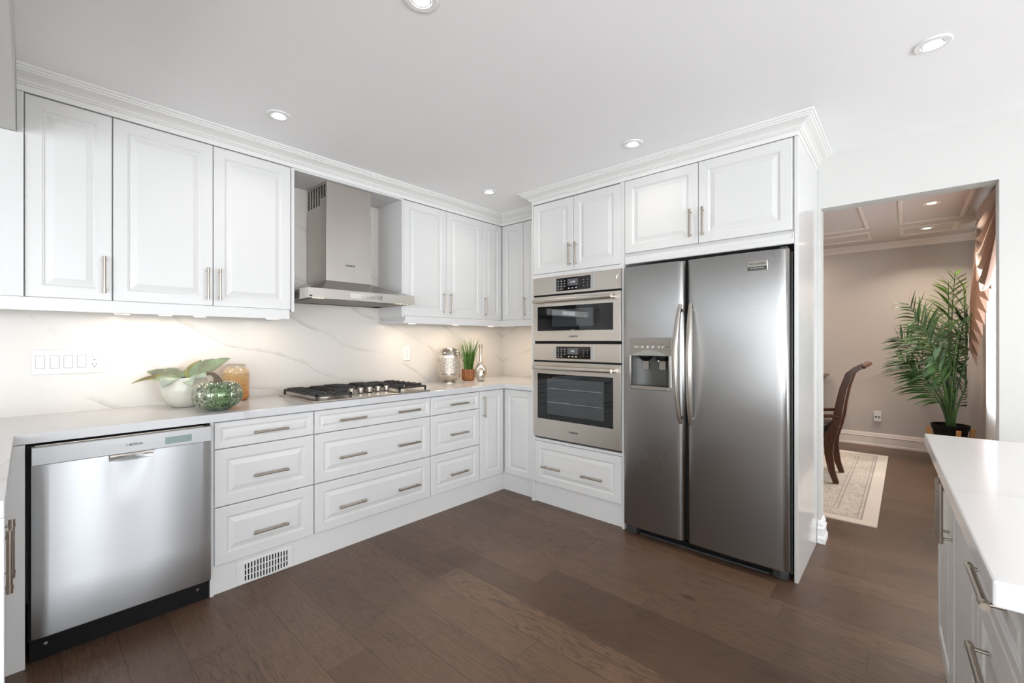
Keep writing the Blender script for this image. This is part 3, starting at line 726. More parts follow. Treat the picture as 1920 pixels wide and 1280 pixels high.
def oven(label, z0, z1, zc, ztop_glass, zbot_glass, hz_, zlogo, inner, scr):
    r = thing('wall_oven', label, 'oven', (2.95, 1.825, z0))
    obj('body', box(NB(), 2.722, 3.25, 1.450, 2.200, z0 + 0.004, z1 - 0.002), M['void'], r)
    cp = obj('control_panel', rings_mesh(NB(), [(-2.206, -1.444, zc, z1, 0.021), (-2.206, -1.444, zc, z1, 0.001), (-2.205, -1.445, zc + 0.001, z1 - 0.001, 0.0)], FO), M['steel_o'], r)
    if inner == 'top':
        bm = NB(); pts = []
        obj('end_arc', tube(NB(), [FO @ Vector((-1.452 - 0.022 * math.sin(PI * i / 12), -0.0008, zc + 0.012 + (z1 - zc - 0.024) * i / 12)) for i in range(13)], 0.0018, 6), M['chrome'], cp)
    sc = obj('touch_screen', box(NB(), -1.981, -1.679, -0.002, 0, scr[0], scr[1], FO), M['blackglass'], cp)
    h = scr[1] - scr[0]
    obj('display', box(NB(), -1.878, -1.785, -0.0026, -0.002, scr[0] + h * 0.36, scr[1] - h * 0.12, FO), M['lcd2'], sc)
    text('lettering', '11:40' if inner == 'top' else '5:25', h * 0.20, M['icon'], sc, on_face(FO, -1.832, -0.0028, scr[0] + h * 0.62), 0.0002)
    bm = NB()
    for j in range(4):
        for i, s in enumerate((-1.962, -1.933, -1.903)):
            if i == 2 and j == 0: continue
            zz = scr[0] + h * (0.16 + 0.2 * j); w = 0.0038 if i == 0 else 0.0048
            box(bm, s - w, s + w, -0.0026, -0.002, zz - 0.0018, zz + 0.0018, FO)
    for i, s in enumerate((-1.865, -1.833, -1.802)): box(bm, s - 0.006, s + 0.006, -0.0026, -0.002, scr[0] + h * 0.14, scr[0] + h * 0.2, FO)
    for j in range(3):
        for i, s in enumerate((-1.735, -1.703)): box(bm, s - 0.002, s + 0.002, -0.0026, -0.002, scr[0] + h * (0.25 + 0.22 * j), scr[0] + h * (0.28 + 0.22 * j), FO)
    obj('icons', bm, M['icon'], sc)
    for s0, s1 in ((-2.008, -1.984), (-1.676, -1.650)):
        for j in range(3):
            obj('key', rings_mesh(NB(), [(s0, s1, scr[0] + h * j / 3 + 0.001, scr[0] + h * (j + 1) / 3 - 0.001, 0.0), (s0, s1, scr[0] + h * j / 3 + 0.001, scr[0] + h * (j + 1) / 3 - 0.001, -0.0015), (s0 + 0.001, s1 - 0.001, scr[0] + h * j / 3 + 0.002, scr[0] + h * (j + 1) / 3 - 0.002, -0.002)], FO), M['steel_strip'], cp)
    dr = obj('door', rings_mesh(NB(), [(-2.206, -1.444, z0, zc - 0.014, 0.021), (-2.206, -1.444, z0, zc - 0.014, 0.001), (-2.205, -1.445, z0 + 0.001, zc - 0.015, 0.0)], FO), M['steel_o'], r)
    gl = obj('window', box(NB(), -2.163, -1.499, -0.0012, 0, zbot_glass, ztop_glass, FO), M['ovenglass'], dr)
    a, b, c, d = (-2.02, -1.655, 0.16, 0.14) if inner == 'top' else (-2.07, -1.57, 0.12, 0.1)
    hh = ztop_glass - zbot_glass
    obj('inner_window', box(NB(), a, b, -0.0018, -0.0012, zbot_glass + hh * c, ztop_glass - hh * d, FO), M['ovenglass2'], gl)
    if inner != 'top':
        bm = NB()
        for f_ in (0.38, 0.68): box(bm, a + 0.01, b - 0.01, -0.0022, -0.0018, zbot_glass + hh * f_, zbot_glass + hh * f_ + 0.0025, FO)
        obj('rack', bm, M['steel_dark'], gl)
    bm = NB(); tube(bm, [FO @ Vector((-2.172, -0.044, hz_)), FO @ Vector((-1.490, -0.044, hz_))], 0.0150, 18)
    obj('handle', bm, M['steel_o'], dr, smooth=50)
    bm = NB()
    for s in (-2.172, -1.503): tube(bm, [FO @ Vector((s, 0, hz_)), FO @ Vector((s, -0.040, hz_))], 0.014, 14)
    obj('handle_bracket', bm, M['steel_o'], dr, smooth=50)
    logo(dr, FO, -1.822, -0.0006, zlogo, 0.019)
    obj('reveal', box(NB(), -2.204, -1.446, 0.004, 0.0205, zc - 0.0138, zc - 0.0002, FO), M['void'], r)
    return r
oven('upper built-in combination oven with a short wide black window and lit clock', 1.279, 1.771, 1.638, 1.546, 1.358, 1.588, 1.313, 'top', (1.656, 1.753))
oven('lower built-in wall oven with a large square window reflecting the drawers', 0.531, 1.258, 1.130, 1.027, 0.675, 1.074, 0.600, 'low', (1.148, 1.238))
obj_gap = tag(obj('trim_strip', box(NB(), 2.7205, 2.735, 1.446, 2.205, 1.2592, 1.2778), M['void']), 'black gap strip between the two built-in ovens', 'strip')

# ---------------------------------------------------------------- dishwasher
r = thing('dishwasher', 'stainless steel built-in dishwasher with pocket handle and green display', 'dishwasher', (0.305, 2.85, 0))
bm = NB(); box(bm, 0.001, 0.607, 2.565, 3.15, 0.09, 0.868)
obj('body', bm, M['black'], r)
FW = face(0, 2.530, 0)
bm = NB()
NX = 24
def dwf(x):  # slightly bowed steel sheet
    return 2.531 - 0.0015 * math.sin(PI * (x - 0.010) / 0.594) 
zz = [0.108, 0.113, 0.30, 0.55, 0.755, 0.79]
xs = [0.010 + 0.594 * i / NX for i in range(NX + 1)]
G = [[bm.verts.new((x, dwf(x) + (0.004 if j == 0 else 0) + (0.005 if i in (0, NX) else 0), z)) for i, x in enumerate(xs)] for j, z in enumerate(zz)]
Bk = [[bm.verts.new((x, 2.563, z)) for x in xs] for z in (zz[0], zz[-1])]
pk0, pk1 = 9, 15
for j in range(len(zz) - 1):
    for i in range(NX):
        if j == len(zz) - 2 and pk0 <= i < pk1: continue
        bm.faces.new((G[j][i], G[j][i + 1], G[j + 1][i + 1], G[j + 1][i]))
# scooped pocket below the control strip
prev = [G[-2][i] for i in range(pk0, pk1 + 1)]
last = None
def pocket():
    rows_ = [[G[-2][i] for i in range(pk0, pk1 + 1)]]
    for q in range(1, 6):
        t = q / 5; row = []
        for i in range(pk0, pk1 + 1):
            e = math.sin(PI * (i - pk0) / (pk1 - pk0))
            row.append(bm.verts.new((xs[i], dwf(xs[i]) + 0.022 * e * math.sin(t * PI / 2), 0.755 + 0.035 * t)))
        row[0].co.y = dwf(xs[pk0]); row[-1].co.y = dwf(xs[pk1]); rows_.append(row)
    for a, b in zip(rows_, rows_[1:]):
        for i in range(len(a) - 1): bm.faces.new((a[i], a[i + 1], b[i + 1], b[i]))
pocket()
for i in range(NX): bm.faces.new((G[0][i], Bk[0][i], Bk[0][i + 1], G[0][i + 1]))
for c_ in (0, -1): bm.faces.new([G[j][c_] for j in range(len(zz))] + [Bk[1][c_], Bk[0][c_]])
dd = obj('door', bm, M['steel_h'], r, smooth=50)
bmesh_cp = rings_mesh(NB(), [(0.010, 0.604, 0.7915, 0.862, 0.032), (0.010, 0.604, 0.7915, 0.862, -0.004), (0.012, 0.602, 0.7935, 0.860, -0.006)], FW)
cp = obj('control_strip', bmesh_cp, M['steel_strip'], r)
obj('display', box(NB(), 0.424, 0.524, -0.0072, -0.006, 0.806, 0.838, FW), M['lcd'], cp)
logo(cp, FW, 0.320, -0.0065, 0.826, 0.0130)
bm = NB(); prism(bm, [(0.232, -0.012), (0.236, -0.017), (0.380, -0.017), (0.384, -0.012), (0.384, 0.01), (0.232, 0.01)], 0.784, 0.7912, FW)
obj('handle_lip', bm, M['chrome'], r)
bm = NB(); box(bm, 0.006, 0.606, 2.585, 2.62, 0.0, 0.106); 
kp = obj('kick_plate', bm, M['black'], r)
for x in (0.05, 0.56): obj('screw', tube(NB(), [(x, 2.585, 0.06), (x, 2.582, 0.06)], 0.006, 10), M['nickel'], kp)
obj('top_bracket', box(NB(), 0.02, 0.575, 2.548, 2.564, 0.8635, 0.8665), M['nickel'], r)

# ---------------------------------------------------------------- range hood
r = thing('range_hood', 'stainless steel chimney range hood in the niche between the wall cabinets', 'range hood', (1.52, 3.17, 1.54))
bm = NB(); x0, x1, yf, yb = 1.137, 1.903, 2.682, 3.174
va = [(x0, yf), (x1, yf), (x1, yb), (x0, yb)]
z0, z1 = 1.545, 1.606
q0 = [bm.verts.new((x, y, z0)) for x, y in va]; q1 = [bm.verts.new((x, y, z1)) for x, y in va]
for i in range(4): bm.faces.new((q0[i], q0[(i + 1) % 4], q1[(i + 1) % 4], q1[i]))
bm.faces.new(q1)
ins = [(x0 + 0.012, yf + 0.012), (x1 - 0.012, yf + 0.012), (x1 - 0.012, yb), (x0 + 0.012, yb)]
q2 = [bm.verts.new((x, y, z0)) for x, y in ins]; q3 = [bm.verts.new((x, y, z0 + 0.008)) for x, y in ins]
for i in range(4): bm.faces.new((q0[i], q2[i], q2[(i + 1) % 4], q0[(i + 1) % 4])); bm.faces.new((q2[i], q3[i], q3[(i + 1) % 4], q2[(i + 1) % 4]))
cn = obj('canopy', bm, M['steel_hood'], r)
obj('underside', box(NB(), x0 + 0.013, x1 - 0.013, yf + 0.013, yb, z0 + 0.008, z0 + 0.011), M['steel_dark'], r)
CX0, CX1, CY = 1.335, 1.664, 2.872
bm = NB(); a = [bm.verts.new((x, y, z1 + 0.0005)) for x, y in ((x0 + 0.002, yf + 0.002), (x1 - 0.002, yf + 0.002), (x1 - 0.002, yb), (x0 + 0.002, yb))]
b = [bm.verts.new((x, y, 1.684)) for x, y in ((CX0, CY), (CX1, CY), (CX1, yb), (CX0, yb))]
for i in range(4): bm.faces.new((a[i], a[(i + 1) % 4], b[(i + 1) % 4], b[i]))
bm.faces.new(b); bm.faces.new(a[::-1])
obj('canopy_slope', bm, M['steel_dark'], r)
obj('chimney_lower', box(NB(), CX0, CX1, CY, yb, 1.6845, 2.172), M['steel_hood'], r, bevel=0.0015)
ch = obj('chimney_upper', box(NB(), CX0 + 0.003, CX1 - 0.003, CY + 0.003, yb, 2.1725, 2.351), M['steel_hood'], r)
bm = NB()
for c_ in range(7):
    y = CY + 0.024 + c_ * 0.040
    for q in range(9):
        if c_ < 2 and q < 3: continue
        for w in (0, 0.011):
            z = 2.205 + q * 0.0145; box(bm, CX0 + 0.0018, CX0 + 0.003, y + w, y + w + 0.007, z, z + 0.010)
obj('vent_slots', bm, M['void'], ch)
FH = face(0, yf, 0)
obj('button_strip', box(NB(), 1.405, 1.640, -0.0012, 0, 1.557, 1.592, FH), M['chrome'], cn)
for i in range(5): obj('button', tube(NB(), [FH @ Vector((1.49 + i * 0.028, -0.0012, 1.574)), FH @ Vector((1.49 + i * 0.028, -0.0022, 1.574))], 0.004, 10), M['steel_strip'], cn)
obj('sticker', box(NB(), 1.143, 1.160, -0.0008, 0, 1.551, 1.561, FH), M['ink'], cn)
logo(r, face(0, CY, 0), 1.508, -0.0008, 1.800, 0.0165)
bm = NB(); box(bm, 1.20, 1.84, 2.745, 3.15, 1.548, 1.5525)
for i in range(27): box(bm, 1.21 + i * 0.023, 1.216 + i * 0.023, 2.75, 3.14, 1.545, 1.548)
obj('filter', bm, M['steel_dark'], r)
for xc in (1.215, 1.845):
    for i in range(3):
        obj('lamp', lathe(NB(), [(0, 0), (0.009, 0), (0.009, 0.004), (0, 0.004)], (xc - 0.03 + i * 0.028, 2.722, 1.5475), 12), M['hoodlamp'], r)

# ---------------------------------------------------------------- gas cooktop
r = thing('gas_cooktop', 'stainless five-burner gas cooktop with black cast iron grates', 'cooktop', (1.54, 2.85, 0.9155))
KX0, KX1, KY0, KY1 = 1.120, 1.965, 2.572, 3.105
obj('plate', box(NB(), KX0, KX1, KY0, KY1, 0.9155, 0.926), M['steel_o'], r, bevel=0.003)
bm = NB()
for x in (1.385, 1.705): box(bm, x - 0.001, x + 0.001, KY0 + 0.001, KY1 - 0.001, 0.926, 0.9265)
obj('seam', bm, M['void'], r)
def grate(x0, x1, y0, y1):
    bm = NB(); z0, z1 = 0.948, 0.960; b = 0.012
    for a in ((x0, x1, y0, y0 + b), (x0, x1, y1 - b, y1), (x0, x0 + b, y0, y1), (x1 - b, x1, y0, y1)): box(bm, a[0], a[1], a[2], a[3], z0, z1)
    n = 6; L = (y1 - y0)
    for i in range(1, n + 1):
        y = y0 + L * i / (n + 1)
        box(bm, x0 - 0.004, x0 + (x1 - x0) * 0.36, y - 0.005, y + 0.005, z0, z1 + 0.012)
        box(bm, x1 - (x1 - x0) * 0.36, x1 + 0.004, y - 0.005, y + 0.005, z0, z1 + 0.012)
    xm = (x0 + x1) / 2; box(bm, xm - 0.005, xm + 0.005, y0, y0 + L * 0.2, z0, z1 + 0.006); box(bm, xm - 0.005, xm + 0.005, y1 - L * 0.2, y1, z0, z1 + 0.006)
    for fx in (x0 + 0.006, x1 - 0.006):
        for fy in (y0 + 0.006, y1 - 0.006): box(bm, fx - 0.006, fx + 0.006, fy - 0.006, fy + 0.006, 0.9262, z0)
    obj('grate', bm, M['iron'], r, bevel=0.0015, seg=1)
grate(1.145, 1.372, 2.595, 3.085); grate(1.400, 1.690, 2.790, 3.085); grate(1.718, 1.945, 2.595, 3.085)
for cx, cy, rr in ((1.258, 2.73, 0.040), (1.258, 2.96, 0.032), (1.545, 2.94, 0.055), (1.83, 2.73, 0.032), (1.83, 2.96, 0.040)):
    bm = NB(); lathe(bm, [(0, 0), (rr * 1.25, 0), (rr * 1.25, 0.005), (rr * 1.1, 0.008), (rr * 1.05, 0.014), (0, 0.014)], (cx, cy, 0.9262), 24)
    bn = obj('burner', bm, M['steel_o'], r, smooth=40)
    obj('burner_cap', lathe(NB(), [(0, 0), (rr, 0), (rr, 0.005), (rr * 0.9, 0.008), (0, 0.008)], (cx, cy, 0.9405), 24), M['iron'], bn, smooth=40)
for i in range(5):
    cx = 1.440 + i * 0.066
    bm = NB(); lathe(bm, [(0, 0.005), (0.017, 0.005), (0.018, 0.010), (0.018, 0.036), (0.016, 0.038), (0, 0.038)], (cx, 2.735, 0.9262), 20)
    kb = obj('knob', bm, M['steel_o'], r, smooth=40)
    obj('knob_base', lathe(NB(), [(0, 0), (0.014, 0), (0.012, 0.0048), (0, 0.0048)], (cx, 2.735, 0.9262), 16), M['black'], kb)

# ---------------------------------------------------------------- island on the right
IA = R(1.85)
isl = thing('kitchen_island', 'white island base with drawers and doors under a quartz top at the right edge', 'island', (2.377, -0.052, 0), IA, local=True)
FI = face(0, -0.037, 180)
obj('body', box(NB(), -1.372, -0.018, -0.95, -0.058, 0.0, 0.8735), M['cab_body'], isl)
panel(isl, 'door', FI, 0.020, 0.440, 0.147, 0.868, [('v', 0.405, 0.745, 0.185, 0.0064, 0.027)])
panel(isl, 'door', FI, 0.444, 0.940, 0.147, 0.868, [('v', 0.480, 0.745, 0.185, 0.0064, 0.027)])
for (z0, z1), h in zip(rows, (0.812, 0.648, 0.30)): panel(isl, 'drawer_front', FI, 0.944, 1.370, z0, z1, [('h', 1.155, h, 0.190, 0.0066, 0.027)])
it = tag(obj('island_top', box(NB(), -1.392, 0, -0.99, 0, 0, 0.040), M['counter'], bevel=0.004), 'white veined quartz slab on the island at the right edge', 'countertop')
# the slab was built in island coordinates: place it with the island's turn
off = Matrix.Rotation(IA, 4, 'Z') @ Vector((-0.696, -0.495, 0))
it.location = Vector((2.377, -0.052, 0.875)) + off; it.rotation_euler = (0, 0, IA)

# ---------------------------------------------------------------- switches and outlets
FP_ = face(0, 3.178, 0)
r = thing('switch_plate', 'long white five-gang switch and outlet plate on the splashback at left', 'switch plate', (0.145, 3.17, 1.11))
obj('plate', rings_mesh(NB(), [(0.012, 0.274, 1.112, 1.238, 0.0), (0.012, 0.274, 1.112, 1.238, -0.004), (0.015, 0.271, 1.115, 1.235, -0.007)], FP_), M['plate'], r)
for i, s in enumerate((0.042, 0.092, 0.140, 0.189)):
    g = obj('rocker_switch', rings_mesh(NB(), [(s - 0.0165, s + 0.0165, 1.142, 1.208, -0.007), (s - 0.0165, s + 0.0165, 1.142, 1.208, -0.0078), (s - 0.0155, s + 0.0155, 1.143, 1.207, -0.0078), (s - 0.0150, s + 0.0150, 1.1435, 1.2065, -0.0075)], FP_), M['plate_line'], r)
    obj('paddle', box(NB(), s - 0.0148, s + 0.0148, -0.0100, -0.0078, 1.1445, 1.2055, FP_), M['plate'], g)
    if i in (1, 2):
        bm = NB(); box(bm, s - 0.010, s + 0.013, -0.016, -0.010, 1.190, 1.199, FP_); box(bm, s + 0.008, s + 0.013, -0.016, -0.010, 1.162, 1.190, FP_); box(bm, s - 0.011, s + 0.011, -0.013, -0.010, 1.147, 1.157, FP_)
        obj('slider', bm, M['plate'], g)
def duplex(parent, F, s, z, slots='US'):
    b = obj('receptacle', box(NB(), s - 0.0165, s + 0.0165, -0.0088, -0.0070, z - 0.033, z + 0.033, F), M['plate'], parent)
    bm = NB()
    for dz in (-0.017, 0.017):
        box(bm, s - 0.0080, s - 0.0060, -0.0093, -0.0088, z + dz, z + dz + 0.008, F); box(bm, s + 0.0060, s + 0.0080, -0.0093, -0.0088, z + dz, z + dz + 0.007, F)
        box(bm, s - 0.0025, s + 0.0025, -0.0093, -0.0088, z + dz - 0.010, z + dz - 0.005, F)
    obj('slots', bm, M['ink'], b)
duplex(r, FP_, 0.236, 1.172)
bm = NB(); box(bm, 0.2275, 0.2455, -0.026, -0.0094, 1.184, 1.208, FP_)
lathe(bm, [(0, 0), (0.008, 0), (0.008, 0.008), (0.005, 0.016), (0, 0.016)], (0.2365, 3.178 - 0.018, 1.208), 12)
tag(obj('night_light', bm, M['plate']), 'small white plug-in cap in the upper socket of the switch plate', 'plug')
r = thing('wall_outlet', 'white duplex outlet on the splashback right of the cooktop', 'outlet', (2.174, 3.17, 1.11))
obj('plate', rings_mesh(NB(), [(2.139, 2.210, 1.112, 1.236, 0.0), (2.139, 2.210, 1.112, 1.236, -0.004), (2.142, 2.207, 1.115, 1.233, -0.007)], FP_), M['plate'], r)
duplex(r, FP_, 2.1745, 1.174)
FDN = face(XD, 0, -90)
r = thing('wall_outlet', 'white outlet with black plugs low on the dining room wall beside the chair', 'outlet', (XD - 0.01, 0.262, 0.30))
obj('plate', rings_mesh(NB(), [(-0.30, -0.225, 0.305, 0.425, 0.0), (-0.30, -0.225, 0.305, 0.425, -0.006), (-0.297, -0.228, 0.308, 0.422, -0.030)], FDN), M['plate'], r)
bm = NB(); box(bm, -0.288, -0.266, -0.032, -0.030, 0.352, 0.366, FDN); box(bm, -0.258, -0.236, -0.032, -0.030, 0.352, 0.366, FDN)
obj('socket_holes', bm, M['ink'], r)
r = thing('wall_outlet', 'small white outlet on the dining room wall behind the palm pot', 'outlet', (XD - 0.01, -0.389, 0.36))
obj('plate', rings_mesh(NB(), [(0.354, 0.424, 0.365, 0.48, 0.0), (0.354, 0.424, 0.365, 0.48, -0.004), (0.357, 0.421, 0.368, 0.477, -0.007)], FDN), M['plate'], r)
duplex(r, FDN, 0.389, 0.42)

# ---------------------------------------------------------------- recessed ceiling lights
def downlight(x, y, label, warm=False, W=SPOT_W, size=0.058, group=None, lit=True):
    r = thing('recessed_light', label, 'light', (x, y, HC), group=group)
    obj('trim_ring', lathe(NB(), [(size * 0.62, -0.001), (size * 0.64, -0.006), (size * 0.95, -0.006), (size, -0.0035), (size, -0.0005), (size * 0.62, -0.0005)], (x, y, HC), 32), M['trim'], r, smooth=40)
    obj('gimbal', lathe(NB(), [(size * 0.51, -0.001), (size * 0.51, -0.004), (size * 0.58, -0.0035), (size * 0.58, -0.001)], (x, y, HC), 28), M['plate_line'], r, smooth=40)
    obj('bulb', lathe(NB(), [(0, -0.0055), (size * 0.48, -0.0055), (size * 0.50, -0.001), (0, -0.001)], (x, y, HC), 24), M['spot_w' if warm else 'spot'], r)
    if lit:
        d = bpy.data.lights.new('lamp_beam', 'AREA'); d.shape = 'DISK'; d.size = 0.06; d.energy = W; d.spread = R(130); d.color = (1, 0.88, 0.74) if warm else LAMP
        l = bpy.data.objects.new('lamp_beam', d); C.objects.link(l); l.location = (x, y, HC - 0.012)
    return r
KL = ['lit recessed ceiling light above the tall wall cabinets at left', 'lit recessed ceiling light in the corner near the tall oven cabinet',
      'lit recessed ceiling light in front of the ovens and refrigerator', 'lit recessed ceiling light at upper right in front of the doorway',
      'recessed ceiling light cut off by the top picture edge']
for (x, y), lb in zip(KITCHEN_SPOTS, KL): downlight(x, y, lb)
for (x, y), lb in zip(DINING_SPOTS[:2], ['warm recessed light in the dining ceiling nearest the doorway', 'warm recessed light in the dining ceiling nearest the far wall']): downlight(x, y, lb, True, DIN_W)
for x, y in DINING_SPOTS[2:]:
    d = bpy.data.lights.new('lamp_beam', 'AREA'); d.shape = 'DISK'; d.size = 0.1; d.energy = DIN_W; d.color = (1, 0.88, 0.74)
    l = bpy.data.objects.new('lamp_beam', d); C.objects.link(l); l.location = (x, y, HC - 0.012)
for x, y in ADDED_SPOTS: downlight(x, y, 'unseen recessed ceiling light added behind the camera for fill', False, ADDED_W, group='added recessed lights behind the camera')
# puck lights under the wall cabinets
PK = [(0.33, 3.03, 'leftmost warm puck light under the wall cabinets, above the switch plate'), (0.504, 3.0, 'warm puck light under the cabinets above the succulent pot'), (0.661, 3.0, 'warm puck light under the cabinets right of the one above the succulent'),
      (1.03, 2.97, 'puck light near the end of the light rail left of the range hood'), (2.07, 2.95, 'puck light near the end of the light rail right of the range hood'), (2.52, 2.94, 'puck light hidden under the cabinets above the silver lantern'), (2.95, 2.93, 'puck light hidden under the corner wall cabinet'), (3.14, 2.55, 'puck light hidden under the wall cabinets beside the tall oven cabinet')]
for x, y, lb in PK:
    r = thing('puck_light', lb, 'light', (x, y, 1.436))
    obj('housing', lathe(NB(), [(0, -0.001), (0.036, -0.001), (0.036, -0.014), (0.030, -0.017), (0.030, -0.016), (0, -0.016)], (x, y, 1.436), 24), M['plate'], r, smooth=40)
    obj('lens', lathe(NB(), [(0, -0.0162), (0.029, -0.0162), (0.029, -0.018), (0, -0.0185)], (x, y, 1.436), 24), M['puck'], r)
    d = bpy.data.lights.new('puck_beam', 'AREA'); d.shape = 'DISK'; d.size = 0.05; d.energy = PUCK_W * (1.6 if x < 1.5 else 3.7); d.color = (1, 0.80, 0.60)
    l = bpy.data.objects.new('puck_beam', d); C.objects.link(l); l.location = (x, y, 1.414)

# ---------------------------------------------------------------- things on the counter
ZC = 0.9155
def leaf(bm, base, az, el, L, W, curl=0.3, wave=0.0, n=10, tw=0.0):
    """a curved lens-shaped leaf with thickness"""
    d = Vector((math.cos(az), math.sin(az), 0)); up = Vector((0, 0, 1)); side0 = d.cross(up)
    p = Vector(base); e = el; rowsT = []; rowsB = []
    for i in range(n + 1):
        t = i / n; w = W * (math.sin(PI * min(1, t ** 0.75)) ** 0.8 if 0 < t < 1 else 0.02) * (1 + wave * math.sin(i * 2.9))
        dirv = d * math.cos(e) + up * math.sin(e); nn = up * math.cos(e) - d * math.sin(e)
        side = side0 * math.cos(tw) + nn * math.sin(tw); n2 = nn * math.cos(tw) - side0 * math.sin(tw)
        T = [bm.verts.new(p + side * w * s + n2 * (0.18 * w * abs(s) + 0.0008)) for s in (-1, -0.5, 0, 0.5, 1)]
        B = [bm.verts.new(p + side * w * s + n2 * (0.18 * w * abs(s) - 0.0008)) for s in (-1, -0.5, 0, 0.5, 1)]
        rowsT.append(T); rowsB.append(B)
        p = p + dirv * (L / n); e -= curl / n
    for rw, fl in ((rowsT, 0), (rowsB, 1)):
        for a, b in zip(rw, rw[1:]):
            for j in range(4):
                f = (a[j], a[j + 1], b[j + 1], b[j]); bm.faces.new(f if not fl else f[::-1])
    for i in range(n):
        bm.faces.new((rowsT[i][0], rowsT[i + 1][0], rowsB[i + 1][0], rowsB[i][0])); bm.faces.new((rowsT[i][4], rowsB[i][4], rowsB[i + 1][4], rowsT[i + 1][4]))
    bm.faces.new(rowsT[0] + rowsB[0][::-1]); bm.faces.new(rowsT[-1][::-1] + rowsB[-1])
    return bm
# directions in the picture: to the right is about -42 degrees azimuth, towards the viewer about -138
RT = R(-47.9)
px, py = 0.592, 3.0
r = thing('potted_succulent', 'cream ceramic pot with broad green and purple leaves', 'plant', (px, py, ZC))
obj('pot', lathe(NB(), [(0, 0), (0.055, 0), (0.062, 0.004), (0.090, 0.035), (0.107, 0.075), (0.109, 0.100), (0.104, 0.135), (0.098, 0.163), (0.093, 0.164), (0.093, 0.158), (0.097, 0.132), (0.10, 0.10), (0.06, 0.09), (0, 0.09)], (px, py, ZC), 40), M['pot'], r, smooth=50)
obj('soil', lathe(NB(), [(0, 0.147), (0.090, 0.140), (0.085, 0.135), (0, 0.135)], (px, py, ZC), 20), M['black'], r)
zb = ZC + 0.15
specs = [(RT + PI, 0.38, 0.20, 0.034, 0.30, 'succ', 0.9), (RT + PI - 0.25, 0.62, 0.15, 0.034, 0.5, 'succ', 0.8), (RT + PI + 0.30, 0.34, 0.235, 0.024, 0.85, 'succ3', 0.5), (RT + PI + 0.15, 0.16, 0.135, 0.024, 0.2, 'succ2', 0.6),
         (RT + 0.1, 0.58, 0.25, 0.050, 0.15, 'succ', -0.95), (RT + 0.35, 0.80, 0.19, 0.052, 0.35, 'succ', -1.0), (RT - 0.25, 0.30, 0.20, 0.026, 0.30, 'succ2', -0.6), (RT - 0.75, 0.30, 0.15, 0.034, 0.9, 'succ2', -0.5),
         (RT - 1.70, 0.55, 0.135, 0.058, 1.7, 'succ2', 0.0), (RT + 1.2, 1.15, 0.13, 0.040, 0.3, 'succ3', -0.4), (RT + 2.0, 0.8, 0.12, 0.034, 0.5, 'succ', 0.3), (RT + PI + 0.9, 0.45, 0.12, 0.034, 0.8, 'succ', 0.5)]
for az, el, L, W, cu, mt, tw in specs:
    obj('leaf', leaf(NB(), (px + 0.02 * math.cos(az), py + 0.02 * math.sin(az), zb - 0.005), az, el, L, W, cu, 0.06, 14, tw), M[mt], r, smooth=60)
# pumpkin
qx, qy = 0.679, 2.725
r = thing('glass_pumpkin', 'green mercury glass pumpkin ornament with brown stem', 'ornament', (qx, qy, ZC))
pr = []
for i in range(29):
    t = -PI / 2 + PI * i / 28
    pr.append((max(0, 0.116 * math.cos(t) ** 0.74), 0.0795 + 0.0795 * math.copysign(abs(math.sin(t)) ** 0.92, math.sin(t)) - (0.020 * math.exp(-((t - PI / 2) / 0.33) ** 2))))
pr[0] = (0, 0.006); pr[1] = (0.040, 0.0)
obj('body', lathe(NB(), pr, (qx, qy, ZC), 96, lambda a, z: 1 - 0.10 * (1 - abs(math.sin(a * 5))) ** 2.0), M['pumpkin'], r, smooth=60)
pts = [Vector((qx, qy, ZC + 0.134)) + Vector((math.cos(RT) * a, math.sin(RT) * a, b)) for a, b in ((0.0, 0), (0.002, 0.018), (-0.006, 0.036), (-0.020, 0.052), (-0.038, 0.058), (-0.050, 0.056), (-0.056, 0.066))]
obj('stem', tube(NB(), pts, [0.040, 0.022, 0.014, 0.011, 0.010, 0.011, 0.007], 12), M['stem'], r, smooth=50)
# amber vase
ax, ay = 0.864, 3.073
pr = [(0, 0), (0.056, 0), (0.064, 0.006), (0.072, 0.022)]
for i in range(26):
    z = 0.028 + i * 0.0056; pr.append((0.0730 if i % 2 else 0.0690, z))
pr += [(0.070, 0.176), (0.062, 0.190), (0.052, 0.197), (0.050, 0.200), (0.050, 0.216), (0.052, 0.220), (0.046, 0.220), (0.046, 0.198), (0.055, 0.185), (0.062, 0.16), (0.062, 0.02), (0, 0.012)]
tag(obj('amber_vase', lathe(NB(), pr, (ax, ay, ZC), 40), M['amber'], smooth=70), 'amber ridged glass vase behind the green pumpkin', 'vase')
# lantern
lx, ly = 2.482, 2.985
r = thing('silver_lantern', 'tall pierced silver lantern with wire handle near the corner', 'lantern', (lx, ly, ZC))
obj('body', lathe(NB(), [(0, 0.006), (0.050, 0.006), (0.054, 0.014), (0.078, 0.022), (0.094, 0.045), (0.097, 0.075), (0.097, 0.235), (0.092, 0.265), (0.074, 0.290), (0.056, 0.296), (0.056, 0.302), (0.050, 0.302), (0.05, 0.29), (0.07, 0.28), (0.085, 0.26), (0.088, 0.2), (0.088, 0.06), (0, 0.02)], (lx, ly, ZC), 48), M['lantern'], r, smooth=40)
obj('foot', lathe(NB(), [(0, 0), (0.058, 0), (0.058, 0.005), (0, 0.0055)], (lx, ly, ZC), 32), M['brass'], r)
pts = []
for i in range(17):
    a = PI * i / 16; q = 0.050 * math.cos(a); 
    v = Vector((lx, ly, ZC + 0.297)) + Vector((math.cos(RT), math.sin(RT), 0)) * (q - 0.0) + Vector((0, 0, 1)) * (0.004 + 0.012 * math.sin(a)) + Vector((-math.cos(RT) * 0.062, -math.sin(RT) * 0.062, -0.028)) * math.sin(a) ** 2 * (1)
    pts.append(v)
